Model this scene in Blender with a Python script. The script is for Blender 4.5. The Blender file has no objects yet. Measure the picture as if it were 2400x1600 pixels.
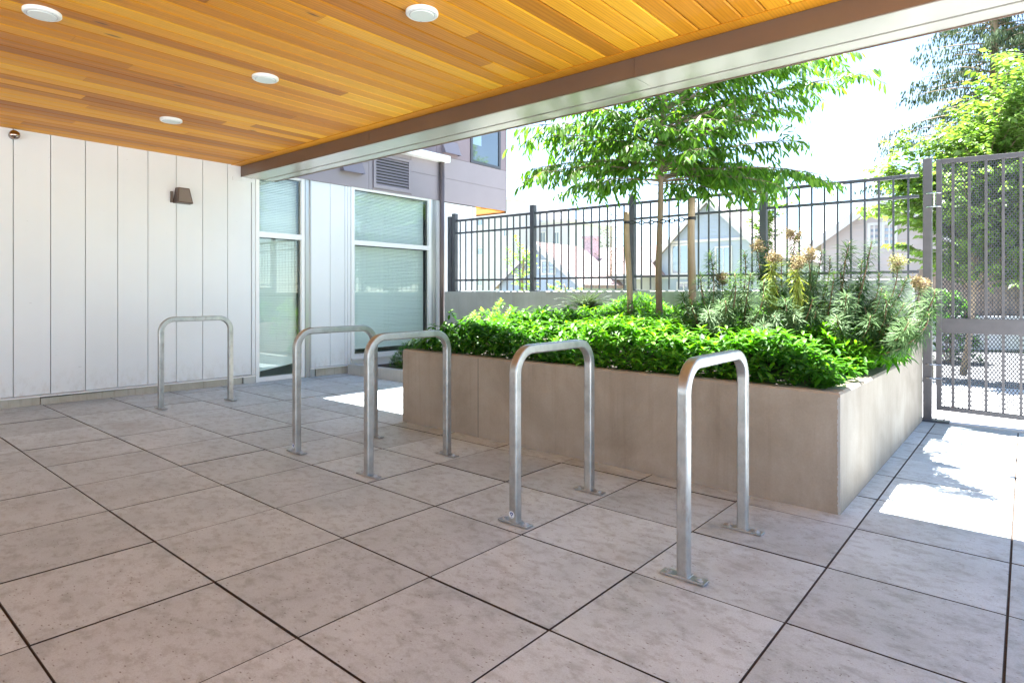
import bpy, bmesh, math, random
import numpy as np
from mathutils import Vector, Matrix
R = math.radians
random.seed(7); rng = np.random.default_rng(7)
scene = bpy.context.scene
COL = scene.collection

# ---------------------------------------------------------------- camera
TH = 0.6964; CAMH = 1.17; FPX = 1440.0; HY = 690.0
cam_d = bpy.data.cameras.new("camera"); cam = bpy.data.objects.new("camera", cam_d); COL.objects.link(cam)
cam.location = (0, 0, CAMH); cam.rotation_euler = (R(90), 0, TH)
cam_d.sensor_width = 36; cam_d.lens = 36 * FPX / 2400
cam_d.shift_y = -(800 - HY) / 2400
cam_d.clip_start = 0.05; cam_d.clip_end = 1500
scene.camera = cam
scene.render.resolution_x = 1024; scene.render.resolution_y = 682

# ---------------------------------------------------------------- light
SUN = Vector((-0.235, 0.118, 1.0)).normalized()
elev = math.asin(SUN.z); az = math.atan2(SUN.x, SUN.y)
world = bpy.data.worlds.new("World"); scene.world = world; world.use_nodes = True
wn = world.node_tree.nodes; wl = world.node_tree.links
sky = wn.new('ShaderNodeTexSky'); sky.sky_type = 'NISHITA'; sky.sun_disc = False
sky.sun_elevation = elev; sky.sun_rotation = az; sky.air_density = 0.8; sky.dust_density = 0.2; sky.ozone_density = 1.0
bg = wn['Background']; bg.inputs[1].default_value = 0.068
hs = wn.new('ShaderNodeHueSaturation'); hs.inputs['Saturation'].default_value = 0.95
wl.new(sky.outputs[0], hs.inputs['Color']); wl.new(hs.outputs[0], bg.inputs[0])
sd = bpy.data.lights.new("sun", 'SUN'); sd.energy = 5.0; sd.angle = R(0.53); sd.color = (1.0, 0.99, 0.975)
so = bpy.data.objects.new("sun", sd); COL.objects.link(so); so.location = (-3, 3, 12)
so.rotation_euler = SUN.to_track_quat('Z', 'Y').to_euler()
scene.view_settings.view_transform = 'Standard'; scene.view_settings.look = 'None'
scene.view_settings.exposure = 3.12; scene.view_settings.gamma = 1.0
scene.cycles.max_bounces = 10; scene.cycles.diffuse_bounces = 6; scene.cycles.transparent_max_bounces = 12

# ---------------------------------------------------------------- helpers
GX, GY = -0.00795, -0.01029
def zf(x, y): return GX * x + GY * y
cs, sn = math.cos(TH), math.sin(TH)
def ray(px, py):
    x = (px - 1200) / FPX
    return (x * cs - sn, x * sn + cs, -(py - HY) / FPX)
def at(px, py, Y):
    r = ray(px, py); k = Y / r[1]
    return Vector((r[0] * k, Y, CAMH + r[2] * k))
def atx(px, py, X):
    r = ray(px, py); k = X / r[0]
    return Vector((X, r[1] * k, CAMH + r[2] * k))

def tag(o, label=None, cat=None, group=None, kind=None):
    if label: o['label'] = label
    if cat: o['category'] = cat
    if group: o['group'] = group
    if kind: o['kind'] = kind
    return o
def empty(name, loc=(0, 0, 0), label=None, cat=None, group=None):
    o = bpy.data.objects.new(name, None); COL.objects.link(o); o.location = loc
    o.empty_display_size = 0.1
    return tag(o, label, cat, group)
def inv_parent(o, p):
    o.parent = p
    o.location = Vector(o.location) - world_loc(p)
def world_loc(o):
    v = Vector((0, 0, 0))
    while o is not None:
        v += Vector(o.location); o = o.parent
    return v

class MB:
    """collects geometry in world coordinates"""
    def __init__(self): self.v = []; self.f = []; self.c = []; self.cur = 0.5; self.usec = False
    def add(self, vs, fs):
        n = len(self.v); self.v.extend([tuple(p) for p in vs]); self.f.extend([tuple(i + n for i in f) for f in fs])
        self.c.extend([self.cur] * len(fs)); return self
    def box(self, x0, x1, y0, y1, z0, z1, sl=False, slt=None):
        vs = []
        for z, s in ((z0, sl), (z1, sl if slt is None else slt)):
            for x, y in ((x0, y0), (x1, y0), (x1, y1), (x0, y1)):
                vs.append((x, y, z + (zf(x, y) if s else 0)))
        return self.add(vs, [(3, 2, 1, 0), (4, 5, 6, 7), (0, 1, 5, 4), (1, 2, 6, 5), (2, 3, 7, 6), (3, 0, 4, 7)])
    def slab(self, x0, x1, y0, y1, z0, z1, b, sl=False):
        """box with a bevelled top edge"""
        h = (lambda x, y: zf(x, y)) if sl else (lambda x, y: 0)
        c0 = ((x0, y0), (x1, y0), (x1, y1), (x0, y1)); c1 = ((x0 + b, y0 + b), (x1 - b, y0 + b), (x1 - b, y1 - b), (x0 + b, y1 - b))
        vs = [(x, y, z0 + h(x, y)) for x, y in c0] + [(x, y, z1 - b + h(x, y)) for x, y in c0] + [(x, y, z1 + h(x, y)) for x, y in c1]
        fs = [(8, 9, 10, 11)]
        for k in range(4):
            m = (k + 1) % 4; fs += [(k, m, 4 + m, 4 + k), (4 + k, 4 + m, 8 + m, 8 + k)]
        return self.add(vs, fs)
    def obox(self, c, ax, ay, az_, hx, hy, hz):
        vs = []
        for k in (-1, 1):
            for i, j in ((-1, -1), (1, -1), (1, 1), (-1, 1)):
                vs.append(Vector(c) + ax * (i * hx) + ay * (j * hy) + az_ * (k * hz))
        return self.add(vs, [(3, 2, 1, 0), (4, 5, 6, 7), (0, 1, 5, 4), (1, 2, 6, 5), (2, 3, 7, 6), (3, 0, 4, 7)])
    def bar(self, a, b, w, h=None, up=Vector((0, 0, 1))):
        a = Vector(a); b = Vector(b); d = (b - a); L = d.length; d.normalize(); h = h or w
        s = d.cross(up)
        if s.length < 1e-4: s = Vector((1, 0, 0))
        s.normalize(); u = s.cross(d)
        return self.obox((a + b) / 2, d, s, u, L / 2, w / 2, h / 2)
    def tube(self, pts, rad, n=8, cap=True):
        pts = [Vector(p) for p in pts]
        if not hasattr(rad, '__len__'): rad = [rad] * len(pts)
        vs = []; fs = []
        prev = None
        for i, p in enumerate(pts):
            t = (pts[min(i + 1, len(pts) - 1)] - pts[max(i - 1, 0)]).normalized()
            if prev is None:
                a = t.cross(Vector((0, 0, 1)))
                if a.length < 1e-3: a = t.cross(Vector((0, 1, 0)))
            else: a = prev - t * prev.dot(t)
            a.normalize(); prev = a; b = t.cross(a)
            for k in range(n):
                an = 2 * math.pi * k / n; vs.append(p + (a * math.cos(an) + b * math.sin(an)) * rad[i])
        for i in range(len(pts) - 1):
            for k in range(n):
                m = (k + 1) % n; fs.append((i * n + k, i * n + m, (i + 1) * n + m, (i + 1) * n + k))
        if cap: fs.append(tuple(range(n))[::-1]); fs.append(tuple((len(pts) - 1) * n + k for k in range(n)))
        return self.add(vs, fs)
    def disc(self, c, r, z0, z1, n=32, bev=0.0):
        x, y = c[0], c[1]
        ring = lambda rr, z: [(x + rr * math.cos(2 * math.pi * k / n), y + rr * math.sin(2 * math.pi * k / n), z) for k in range(n)]
        vs = ring(r - bev, z0) + ring(r, z0 + bev) + ring(r, z1)
        fs = [tuple(range(n))[::-1], tuple(2 * n + k for k in range(n))]
        for q in (0, 1):
            for k in range(n):
                m = (k + 1) % n; fs.append((q * n + k, q * n + m, (q + 1) * n + m, (q + 1) * n + k))
        return self.add(vs, fs)
    def build(self, name, mat, parent=None, smooth=False, label=None, cat=None, group=None, kind=None, bevel=0, origin=None):
        off = world_loc(parent) if parent is not None else Vector(origin or (0, 0, 0))
        me = bpy.data.meshes.new(name)
        me.from_pydata([(p[0] - off.x, p[1] - off.y, p[2] - off.z) for p in self.v], [], self.f)
        if self.usec:
            at_ = me.attributes.new('var', 'FLOAT', 'FACE'); at_.data.foreach_set('value', self.c)
        me.materials.append(mat)
        if smooth: me.polygons.foreach_set('use_smooth', [True] * len(me.polygons))
        me.update()
        o = bpy.data.objects.new(name, me); COL.objects.link(o)
        if parent is not None: o.parent = parent
        elif origin is not None: o.location = origin
        if bevel:
            m = o.modifiers.new('bevel', 'BEVEL'); m.width = bevel; m.segments = 2; m.limit_method = 'ANGLE'; m.angle_limit = R(40)
        return tag(o, label, cat, group, kind)

def leafmesh(name, mat, V, F, var, parent=None, **kw):
    """V (n,k,3) leaf vertices, F faces for one leaf, var (n,)"""
    n, k, _ = V.shape
    off = world_loc(parent) if parent is not None else Vector((0, 0, 0))
    me = bpy.data.meshes.new(name)
    vv = V.reshape(-1, 3) - np.array(off)
    faces = []
    nl = sum(len(f) for f in F)
    me.vertices.add(n * k); me.vertices.foreach_set('co', vv.astype(np.float32).ravel())
    lp = np.concatenate([np.array(f) for f in F])
    loops = (np.arange(n)[:, None] * k + lp[None, :]).ravel()
    me.loops.add(len(loops)); me.loops.foreach_set('vertex_index', loops.astype(np.int32))
    sizes = np.array([len(f) for f in F]); starts = np.concatenate([[0], np.cumsum(sizes)[:-1]])
    ls = (np.arange(n)[:, None] * nl + starts[None, :]).ravel()
    me.polygons.add(n * len(F)); me.polygons.foreach_set('loop_start', ls.astype(np.int32))
    me.polygons.foreach_set('loop_total', np.tile(sizes, n).astype(np.int32))
    me.polygons.foreach_set('use_smooth', [True] * (n * len(F)))
    a = me.attributes.new('var', 'FLOAT', 'FACE'); a.data.foreach_set('value', np.repeat(var, len(F)).astype(np.float32))
    me.materials.append(mat); me.update(calc_edges=True); me.validate()
    o = bpy.data.objects.new(name, me); COL.objects.link(o)
    if parent is not None: o.parent = parent
    return tag(o, **kw)

def nrm(a): return a / np.maximum(np.linalg.norm(a, axis=-1, keepdims=True), 1e-9)
def leaves(pos, dirv, up, L, W, droop=0.3, fold=0.25, prof=(0, .75, 1, .6), ts=(0, .3, .6, 1)):
    """array of leaves: base, direction, up hint -> (n,7or more,3)"""
    pos = np.asarray(pos, float); d = nrm(np.asarray(dirv, float)); up = np.asarray(up, float)
    s = nrm(np.cross(d, up)); u = np.cross(s, d)
    L = np.broadcast_to(np.asarray(L, float), (len(pos),))[:, None]; W = np.broadcast_to(np.asarray(W, float), (len(pos),))[:, None]
    dr = np.broadcast_to(np.asarray(droop, float), (len(pos),))[:, None]
    def P(t, w, side):
        p = pos + d * (t * L) - u * (dr * L * t * t)
        return p + s * (side * w * W / 2) + u * (abs(side) * fold * w * W / 2)
    vs = [P(0, 0, 0), P(.33, .8, -1), P(.33, 0, 0), P(.33, .8, 1), P(.7, .85, -1), P(.7, 0, 0), P(.7, .85, 1), P(1, 0, 0)]
    return np.stack(vs, axis=1)
LF = [(0, 1, 2), (0, 2, 3), (1, 4, 5, 2), (2, 5, 6, 3), (4, 7, 5), (5, 7, 6)]
def leaves4(pos, dirv, up, L, W, droop=0.2):
    pos = np.asarray(pos, float); d = nrm(np.asarray(dirv, float)); up = np.asarray(up, float)
    s = nrm(np.cross(d, up)); u = np.cross(s, d)
    L = np.broadcast_to(np.asarray(L, float), (len(pos),))[:, None]; W = np.broadcast_to(np.asarray(W, float), (len(pos),))[:, None]
    vs = [pos, pos + d * L * .45 + s * W / 2 + u * W * .12, pos + d * L - u * L * droop, pos + d * L * .45 - s * W / 2 + u * W * .12]
    return np.stack(vs, axis=1)
LF4 = [(0, 1, 2), (0, 2, 3)]

# ---------------------------------------------------------------- materials
def newmat(name):
    m = bpy.data.materials.new(name); m.use_nodes = True
    nt = m.node_tree; return m, nt, nt.nodes, nt.links, nt.nodes['Principled BSDF']
def setp(b, col=None, rough=None, metal=None, spec=None):
    if col is not None: b.inputs['Base Color'].default_value = (*col, 1)
    if rough is not None: b.inputs['Roughness'].default_value = rough
    if metal is not None: b.inputs['Metallic'].default_value = metal
    if spec is not None: b.inputs['Specular IOR Level'].default_value = spec
def coord(N, L, scale=(1, 1, 1), rot=(0, 0, 0)):
    g = N.new('ShaderNodeNewGeometry'); mp = N.new('ShaderNodeMapping'); mp.inputs['Scale'].default_value = scale
    mp.inputs['Rotation'].default_value = rot
    L.new(g.outputs['Position'], mp.inputs['Vector']); return mp.outputs[0]
def noise(N, L, v, sc, det=4, rough=.55, dist=0):
    n = N.new('ShaderNodeTexNoise'); n.inputs['Scale'].default_value = sc; n.inputs['Detail'].default_value = det
    n.inputs['Roughness'].default_value = rough; n.inputs['Distortion'].default_value = dist
    if v is not None: L.new(v, n.inputs['Vector'])
    return n.outputs[0]
def ramp(N, L, f, stops):
    r = N.new('ShaderNodeValToRGB'); cr = r.color_ramp
    while len(cr.elements) < len(stops): cr.elements.new(0.5)
    for e, (p, c) in zip(cr.elements, stops):
        e.position = p; e.color = (*c, 1) if hasattr(c, '__len__') else (c, c, c, 1)
    L.new(f, r.inputs[0]); return r.outputs[0]
def mixc(N, L, a, b, f, mode='MIX'):
    m = N.new('ShaderNodeMix'); m.data_type = 'RGBA'; m.blend_type = mode
    for sock, val in ((m.inputs[0], f), (m.inputs[6], a), (m.inputs[7], b)):
        if hasattr(val, 'is_linked') or hasattr(val, 'links'): L.new(val, sock)
        else: sock.default_value = val if not hasattr(val, '__len__') else (*val, 1)
    return m.outputs[2]
def math_(N, L, op, a, b=None):
    m = N.new('ShaderNodeMath'); m.operation = op
    for s, v in ((m.inputs[0], a), (m.inputs[1], b)):
        if v is None: continue
        if hasattr(v, 'links'): L.new(v, s)
        else: s.default_value = v
    return m.outputs[0]
def bump(N, L, b, h, st=.3, dist=.01):
    n = N.new('ShaderNodeBump'); n.inputs['Strength'].default_value = st; n.inputs['Distance'].default_value = dist
    L.new(h, n.inputs['Height']); L.new(n.outputs[0], b.inputs['Normal'])
def attr(N, name='var'):
    a = N.new('ShaderNodeAttribute'); a.attribute_name = name; return a.outputs['Fac']

def simple(name, col, rough=.5, metal=0, spec=None, var=0.0, sc=6, bmp=0.0):
    m, nt, N, L, b = newmat(name); setp(b, col, rough, metal, spec)
    if var:
        v = coord(N, L); n = noise(N, L, v, sc, 5)
        lo = tuple(c * (1 - var) for c in col); hi = tuple(min(1, c * (1 + var)) for c in col)
        L.new(ramp(N, L, n, [(.3, lo), (.7, hi)]), b.inputs['Base Color'])
        if bmp: bump(N, L, b, noise(N, L, v, sc * 12, 4), bmp, .004)
    return m

def mat_paving():
    m, nt, N, L, b = newmat('paving_concrete')
    va = attr(N)
    off = N.new('ShaderNodeCombineXYZ'); L.new(math_(N, L, 'MULTIPLY', va, 37.0), off.inputs[0]); L.new(math_(N, L, 'MULTIPLY', va, 53.0), off.inputs[1])
    def vec(scale=(1, 1, 1), rot=(0, 0, 0)):
        g = N.new('ShaderNodeNewGeometry'); a = N.new('ShaderNodeVectorMath'); a.operation = 'ADD'
        L.new(g.outputs['Position'], a.inputs[0]); L.new(off.outputs[0], a.inputs[1])
        mp = N.new('ShaderNodeMapping'); mp.inputs['Scale'].default_value = scale; mp.inputs['Rotation'].default_value = rot
        L.new(a.outputs[0], mp.inputs[0]); return mp.outputs[0]
    v = vec()
    big = noise(N, L, v, 2.2, 7, .66, .3)
    c = ramp(N, L, big, [(.27, (.38, .415, .425)), (.5, (.51, .56, .58)), (.72, (.58, .635, .66))])
    tone = N.new('ShaderNodeMapRange'); tone.inputs[3].default_value = .86; tone.inputs[4].default_value = 1.08
    L.new(va, tone.inputs[0])
    c = mixc(N, L, c, tone.outputs[0], 1.0, 'MULTIPLY')
    med = noise(N, L, vec((13, 19, 14), (0, 0, .4)), 1.0, 7, .68, .2)
    c = mixc(N, L, c, ramp(N, L, med, [(.36, (.66, .64, .62)), (.52, (1, 1, 1))]), .75, 'MULTIPLY')
    fine = noise(N, L, v, 210, 3, .75)
    c = mixc(N, L, c, ramp(N, L, fine, [(.32, (.80, .79, .78)), (.5, (1, 1, 1)), (.7, (1.10, 1.10, 1.10))]), .85, 'MULTIPLY')
    def pit(scale, rot, lo, hi, mlo, mhi, msc):
        vo = N.new('ShaderNodeTexVoronoi'); vo.inputs['Scale'].default_value = 1; vo.inputs['Randomness'].default_value = 1
        L.new(vec(scale, (0, 0, rot)), vo.inputs['Vector'])
        p = ramp(N, L, vo.outputs['Distance'], [(lo, 1.0), (hi, 0.0)])
        return math_(N, L, 'MULTIPLY', p, ramp(N, L, noise(N, L, v, msc, 3), [(mlo, 0.0), (mhi, 1.0)]))
    p1 = pit((24, 58, 40), .25, .08, .18, .38, .52, 4.5); p2 = pit((60, 34, 40), -.5, .08, .17, .50, .60, 7.5)
    pm = math_(N, L, 'MAXIMUM', p1, p2)
    c = mixc(N, L, c, (.11, .08, .06), math_(N, L, 'MULTIPLY', pm, .8))
    # sand and dirt gathered in soft stains
    st = ramp(N, L, noise(N, L, v, 1.15, 4, .5, .6), [(.58, 0.0), (.74, .5)])
    c = mixc(N, L, c, (.30, .275, .25), st)
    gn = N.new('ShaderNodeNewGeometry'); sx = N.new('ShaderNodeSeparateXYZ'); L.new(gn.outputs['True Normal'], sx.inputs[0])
    c = mixc(N, L, (.04, .03, .022), c, math_(N, L, 'GREATER_THAN', sx.outputs['Z'], .9))  # slab sides coloured dark brown to stand for grime and shade in the joints
    L.new(c, b.inputs['Base Color'])
    L.new(ramp(N, L, big, [(.3, .36), (.7, .50)]), b.inputs['Roughness']); b.inputs['Specular IOR Level'].default_value = .42
    h = math_(N, L, 'SUBTRACT', noise(N, L, v, 60, 5, .6), math_(N, L, 'MULTIPLY', pm, 1.3))
    bump(N, L, b, h, .22, .004); return m

def mat_concrete(name, lo, mid, hi, stain=.6, holes=False):
    m, nt, N, L, b = newmat(name); v = coord(N, L)
    c = ramp(N, L, noise(N, L, v, 1.7, 6, .6, .5), [(.25, lo), (.5, mid), (.75, hi)])
    st = noise(N, L, coord(N, L, (5.5, 5.5, .9)), 1.0, 5, .6)
    c = mixc(N, L, c, ramp(N, L, st, [(.3, (.80, .77, .73)), (.55, (1, 1, 1))]), stain, 'MULTIPLY')
    c = mixc(N, L, c, ramp(N, L, noise(N, L, v, 90, 3, .7), [(.3, (.92, .92, .92)), (.7, (1.06, 1.06, 1.06))]), .8, 'MULTIPLY')
    vo = N.new('ShaderNodeTexVoronoi'); vo.inputs['Scale'].default_value = 17; L.new(v, vo.inputs['Vector'])
    p = ramp(N, L, vo.outputs['Distance'], [(.025, 1.0), (.05, 0.0)])
    p = math_(N, L, 'MULTIPLY', p, ramp(N, L, noise(N, L, v, 3, 2), [(.5, 0.0), (.62, .8)]))
    c = mixc(N, L, c, (.13, .11, .09), p)
    strk = noise(N, L, coord(N, L, (24, 24, 1.1)), 1.0, 4, .6)
    c = mixc(N, L, c, ramp(N, L, strk, [(.34, (.74, .71, .68)), (.46, (1, 1, 1))]), stain * .7, 'MULTIPLY')
    L.new(c, b.inputs['Base Color']); setp(b, None, .78, 0, .3)
    bump(N, L, b, math_(N, L, 'SUBTRACT', noise(N, L, v, 28, 6, .6), p), .2, .006); return m

def mat_cedar():
    m, nt, N, L, b = newmat('cedar_boards')
    va = attr(N)
    base = ramp(N, L, va, [(0, (.42, .14, .010)), (.35, (.62, .24, .014)), (.7, (.78, .345, .020)), (1, (.84, .43, .035))])
    off = N.new('ShaderNodeCombineXYZ'); L.new(math_(N, L, 'MULTIPLY', va, 37.0), off.inputs[0]); L.new(math_(N, L, 'MULTIPLY', va, 91.0), off.inputs[1])
    def vec(scale):
        g = N.new('ShaderNodeNewGeometry'); a = N.new('ShaderNodeVectorMath'); a.operation = 'ADD'
        L.new(g.outputs['Position'], a.inputs[0]); L.new(off.outputs[0], a.inputs[1])
        mp = N.new('ShaderNodeMapping'); mp.inputs['Scale'].default_value = scale; L.new(a.outputs[0], mp.inputs[0]); return mp.outputs[0]
    w = N.new('ShaderNodeTexWave'); w.wave_type = 'RINGS'; w.rings_direction = 'Y'; w.inputs['Scale'].default_value = 1.0
    w.inputs['Distortion'].default_value = 5.5; w.inputs['Detail'].default_value = 3; w.inputs['Detail Scale'].default_value = .9
    L.new(vec((16, .75, 16)), w.inputs['Vector'])
    g1 = ramp(N, L, w.outputs['Fac'], [(0, (.80, .70, .60)), (.35, (1, 1, 1)), (1, (1.06, 1.06, 1.05))])
    c = mixc(N, L, base, g1, .55, 'MULTIPLY')
    st = noise(N, L, vec((75, 1.6, 40)), 1.0, 4, .6)
    c = mixc(N, L, c, ramp(N, L, st, [(.3, (.82, .76, .70)), (.65, (1.08, 1.08, 1.08))]), .7, 'MULTIPLY')
    kn = N.new('ShaderNodeTexVoronoi'); kn.inputs['Scale'].default_value = 1.0; L.new(vec((4.2, 1.1, 4.2)), kn.inputs['Vector'])
    k = ramp(N, L, kn.outputs['Distance'], [(.03, 1.0), (.065, 0.0)])
    c = mixc(N, L, c, (.09, .03, .012), math_(N, L, 'MULTIPLY', k, .85))
    L.new(c, b.inputs['Base Color']); setp(b, None, .45, 0, .25)
    bump(N, L, b, st, .08, .003); return m

def mat_galv():
    m, nt, N, L, b = newmat('galvanised_steel'); v = coord(N, L)
    vo = N.new('ShaderNodeTexVoronoi'); vo.inputs['Scale'].default_value = 42; L.new(coord(N, L, (1, 1, .55)), vo.inputs['Vector'])
    c = ramp(N, L, noise(N, L, v, 9, 6, .65), [(.25, (.30, .30, .29)), (.5, (.42, .42, .405)), (.75, (.54, .53, .51))])
    c = mixc(N, L, c, ramp(N, L, vo.outputs['Color'], [(0, (.93, .93, .93)), (1, (1.05, 1.05, 1.05))]), .6, 'MULTIPLY')
    rs = ramp(N, L, noise(N, L, coord(N, L, (8, 8, 3)), 2.0, 5, .7), [(.56, 0.0), (.74, .6)])
    c = mixc(N, L, c, (.24, .19, .15), rs)
    L.new(c, b.inputs['Base Color']); setp(b, None, .42, .80, .5)
    L.new(ramp(N, L, noise(N, L, v, 14, 5), [(.3, .28), (.7, .44)]), b.inputs['Roughness'])
    bump(N, L, b, noise(N, L, v, 60, 4), .08, .002); return m

def mat_leaf(name, cols, rough=.42, trans=.35, spec=.5, tcol=None):
    m, nt, N, L, b = newmat(name); va = attr(N)
    n = len(cols); c = ramp(N, L, va, [(i / (n - 1), cc) for i, cc in enumerate(cols)])
    L.new(c, b.inputs['Base Color']); setp(b, None, rough, 0, spec)
    t = N.new('ShaderNodeBsdfTranslucent')
    tc = mixc(N, L, c, tcol or (1.6, 1.75, .55), 1.0, 'MULTIPLY'); L.new(tc, t.inputs[0])
    mx = N.new('ShaderNodeMixShader'); mx.inputs[0].default_value = trans
    L.new(b.outputs[0], mx.inputs[1]); L.new(t.outputs[0], mx.inputs[2]); L.new(mx.outputs[0], N['Material Output'].inputs[0]); return m

def mat_glass(name, tint=(.78, .90, .84), ior=1.9, rough=0.0):
    m, nt, N, L, b = newmat(name); N.remove(b)
    t = N.new('ShaderNodeBsdfTransparent'); t.inputs[0].default_value = (*tint, 1)
    g = N.new('ShaderNodeBsdfGlossy'); g.inputs['Roughness'].default_value = rough; g.inputs['Color'].default_value = (.93, 1, .96, 1)
    ge = N.new('ShaderNodeNewGeometry'); dt = N.new('ShaderNodeVectorMath'); dt.operation = 'DOT_PRODUCT'
    L.new(ge.outputs['Normal'], dt.inputs[0]); L.new(ge.outputs['Incoming'], dt.inputs[1])
    f0 = ((ior - 1) / (ior + 1)) ** 2
    p5 = math_(N, L, 'POWER', math_(N, L, 'SUBTRACT', 1.0, math_(N, L, 'ABSOLUTE', dt.outputs['Value'])), 5.0)
    fz = math_(N, L, 'ADD', math_(N, L, 'MULTIPLY', p5, 1 - f0), f0)
    mx = N.new('ShaderNodeMixShader'); L.new(fz, mx.inputs[0]); L.new(t.outputs[0], mx.inputs[1]); L.new(g.outputs[0], mx.inputs[2])
    L.new(mx.outputs[0], N['Material Output'].inputs[0]); return m

def mat_panel():
    m, nt, N, L, b = newmat('white_wall_panel'); v = coord(N, L)
    c = ramp(N, L, noise(N, L, v, .9, 4), [(.3, (.70, .705, .71)), (.7, (.75, .755, .76))])
    sc = ramp(N, L, noise(N, L, coord(N, L, (3, 9, 26), (.5, 0, 0)), 1.3, 3, .5), [(.73, 0.0), (.76, .35)])
    c = mixc(N, L, c, (.42, .41, .40), sc)
    g = N.new('ShaderNodeNewGeometry'); sz = N.new('ShaderNodeSeparateXYZ'); L.new(g.outputs['Position'], sz.inputs[0])
    low = ramp(N, L, sz.outputs['Z'], [(.14, 1.0), (.42, 0.0)])
    sp = math_(N, L, 'MULTIPLY', low, ramp(N, L, noise(N, L, coord(N, L, (9, 9, 5)), 1.6, 6, .7), [(.46, 0.0), (.70, .55)]))
    c = mixc(N, L, c, (.50, .46, .40), sp)
    L.new(c, b.inputs['Base Color']); setp(b, None, .33, 0, .45)
    bump(N, L, b, noise(N, L, v, 1.6, 2), .10, .04); return m

M = {}
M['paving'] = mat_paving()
M['bed'] = simple('joint_sand', (.055, .04, .03), .95, var=.3, sc=30)
M['planter'] = mat_concrete('planter_concrete', (.225, .183, .138), (.315, .265, .208), (.40, .345, .28), .38)
M['wallconc'] = mat_concrete('retaining_concrete', (.33, .335, .325), (.42, .425, .41), (.50, .50, .485), .5)
M['plinth'] = mat_concrete('plinth_concrete', (.34, .31, .25), (.46, .42, .35), (.56, .53, .46), .8)
M['cedar'] = mat_cedar()
M['galv'] = mat_galv()
M['panel'] = mat_panel()
M['gap'] = simple('dark_gap', (.05, .048, .045), .9)
M['white'] = simple('white_metal', (.80, .79, .77), .35, 0, .5)
M['lamp_white'] = simple('white_plastic', (.82, .82, .79), .3, 0, .5)
M['lens'] = simple('frosted_lens', (.74, .77, .72), .25, 0, .5)
M['bronze'] = simple('bronze_cladding', (.15, .092, .062), .34, .25, .5, var=.06, sc=2)
M['satin'] = simple('satin_soffit_metal', (.52, .49, .43), .24, .45, .6, var=.04, sc=1.5)
M['taupe'] = simple('taupe_cladding', (.31, .265, .275), .45, .1, .4, var=.05, sc=1.5)
M['taupe2'] = simple('taupe_cladding_upper', (.26, .20, .21), .45, .1, .4, var=.05, sc=1.5)
M['alu'] = simple('aluminium_frame', (.52, .52, .52), .32, .6, .5)
M['darkframe'] = simple('dark_window_frame', (.10, .10, .11), .4, .3, .5)
M['fence'] = simple('charcoal_fence_paint', (.075, .077, .092), .38, .15, .5, var=.12, sc=12)
M['gate'] = simple('charcoal_gate_paint', (.105, .093, .095), .40, .15, .5, var=.12, sc=12)
M['pipe'] = simple('brown_downpipe', (.16, .125, .115), .38, .3, .5)
M['glass'] = mat_glass('window_glass', (.92, .99, .955), 1.85)
M['glass2'] = mat_glass('upper_window_glass', (.6, .7, .75), 2.3)
M['blind'] = simple('blind_slat', (.90, .93, .90), .45)
M['room'] = simple('room_wall', (.45, .50, .47), .9)
M['bark'] = mat_concrete('tree_bark', (.16, .115, .075), (.24, .18, .12), (.33, .26, .18), .8)
M['stake'] = mat_concrete('stake_wood', (.30, .215, .135), (.40, .30, .195), (.50, .39, .27), .8)
M['rubber'] = simple('black_rubber', (.02, .02, .022), .6)
M['soil'] = simple('dark_soil', (.035, .026, .02), .95, var=.4, sc=25, bmp=.5)
M['chrome'] = simple('brown_chrome', (.35, .27, .23), .14, 1.0)
M['sconce'] = simple('brown_lamp_metal', (.13, .095, .08), .42, .3)
M['sconce_lens'] = simple('lamp_lens', (.22, .19, .17), .35)
M['steel'] = simple('bright_steel', (.62, .60, .56), .22, .9)
M['ground'] = simple('ground_verge', (.16, .19, .07), .95, var=.35, sc=1.2)
M['walk'] = mat_concrete('sidewalk_concrete', (.48, .48, .48), (.56, .56, .56), (.62, .62, .62), .2)
M['asphalt'] = simple('street_asphalt', (.11, .11, .11), .9, var=.2, sc=8, bmp=.3)
M['stick_w'] = simple('sticker_white', (.75, .77, .80), .4)
M['stick_b'] = simple('sticker_blue', (.03, .07, .25), .4)
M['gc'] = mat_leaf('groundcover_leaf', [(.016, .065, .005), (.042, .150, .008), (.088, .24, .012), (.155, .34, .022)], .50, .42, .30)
M['gc2'] = mat_leaf('dark_shrub_leaf', [(.018, .07, .010), (.045, .14, .02), (.11, .27, .03)], .42, .3, .35)
M['yel'] = mat_leaf('yellow_green_leaf', [(.09, .22, .02), (.20, .38, .05), (.38, .50, .10)], .45, .4)
M['treeleaf'] = mat_leaf('young_tree_leaf', [(.030, .085, .010), (.060, .15, .015), (.105, .215, .025), (.18, .31, .05)], .45, .48)
M['maple'] = mat_leaf('street_tree_leaf', [(.07, .135, .025), (.12, .20, .045), (.22, .32, .11)], .35, .42)
M['cedartree'] = mat_leaf('conifer_needles', [(.035, .065, .025), (.07, .105, .045), (.12, .155, .075)], .6, .15, .3, (1.1, 1.15, .8))
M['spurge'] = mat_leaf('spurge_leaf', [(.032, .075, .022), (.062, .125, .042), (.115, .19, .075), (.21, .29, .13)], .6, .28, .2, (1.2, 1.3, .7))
M['spurge_y'] = mat_leaf('spurge_yellow_leaf', [(.16, .24, .04), (.28, .34, .07), (.40, .42, .12)], .5, .3, .35, (1.2, 1.2, .6))
M['flower'] = mat_leaf('dry_flower_bract', [(.20, .14, .08), (.32, .25, .14), (.42, .37, .20), (.34, .37, .15)], .7, .2, .2, (1.0, 1.0, .75))
M['stem'] = simple('reddish_stem', (.24, .13, .075), .6)
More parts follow.
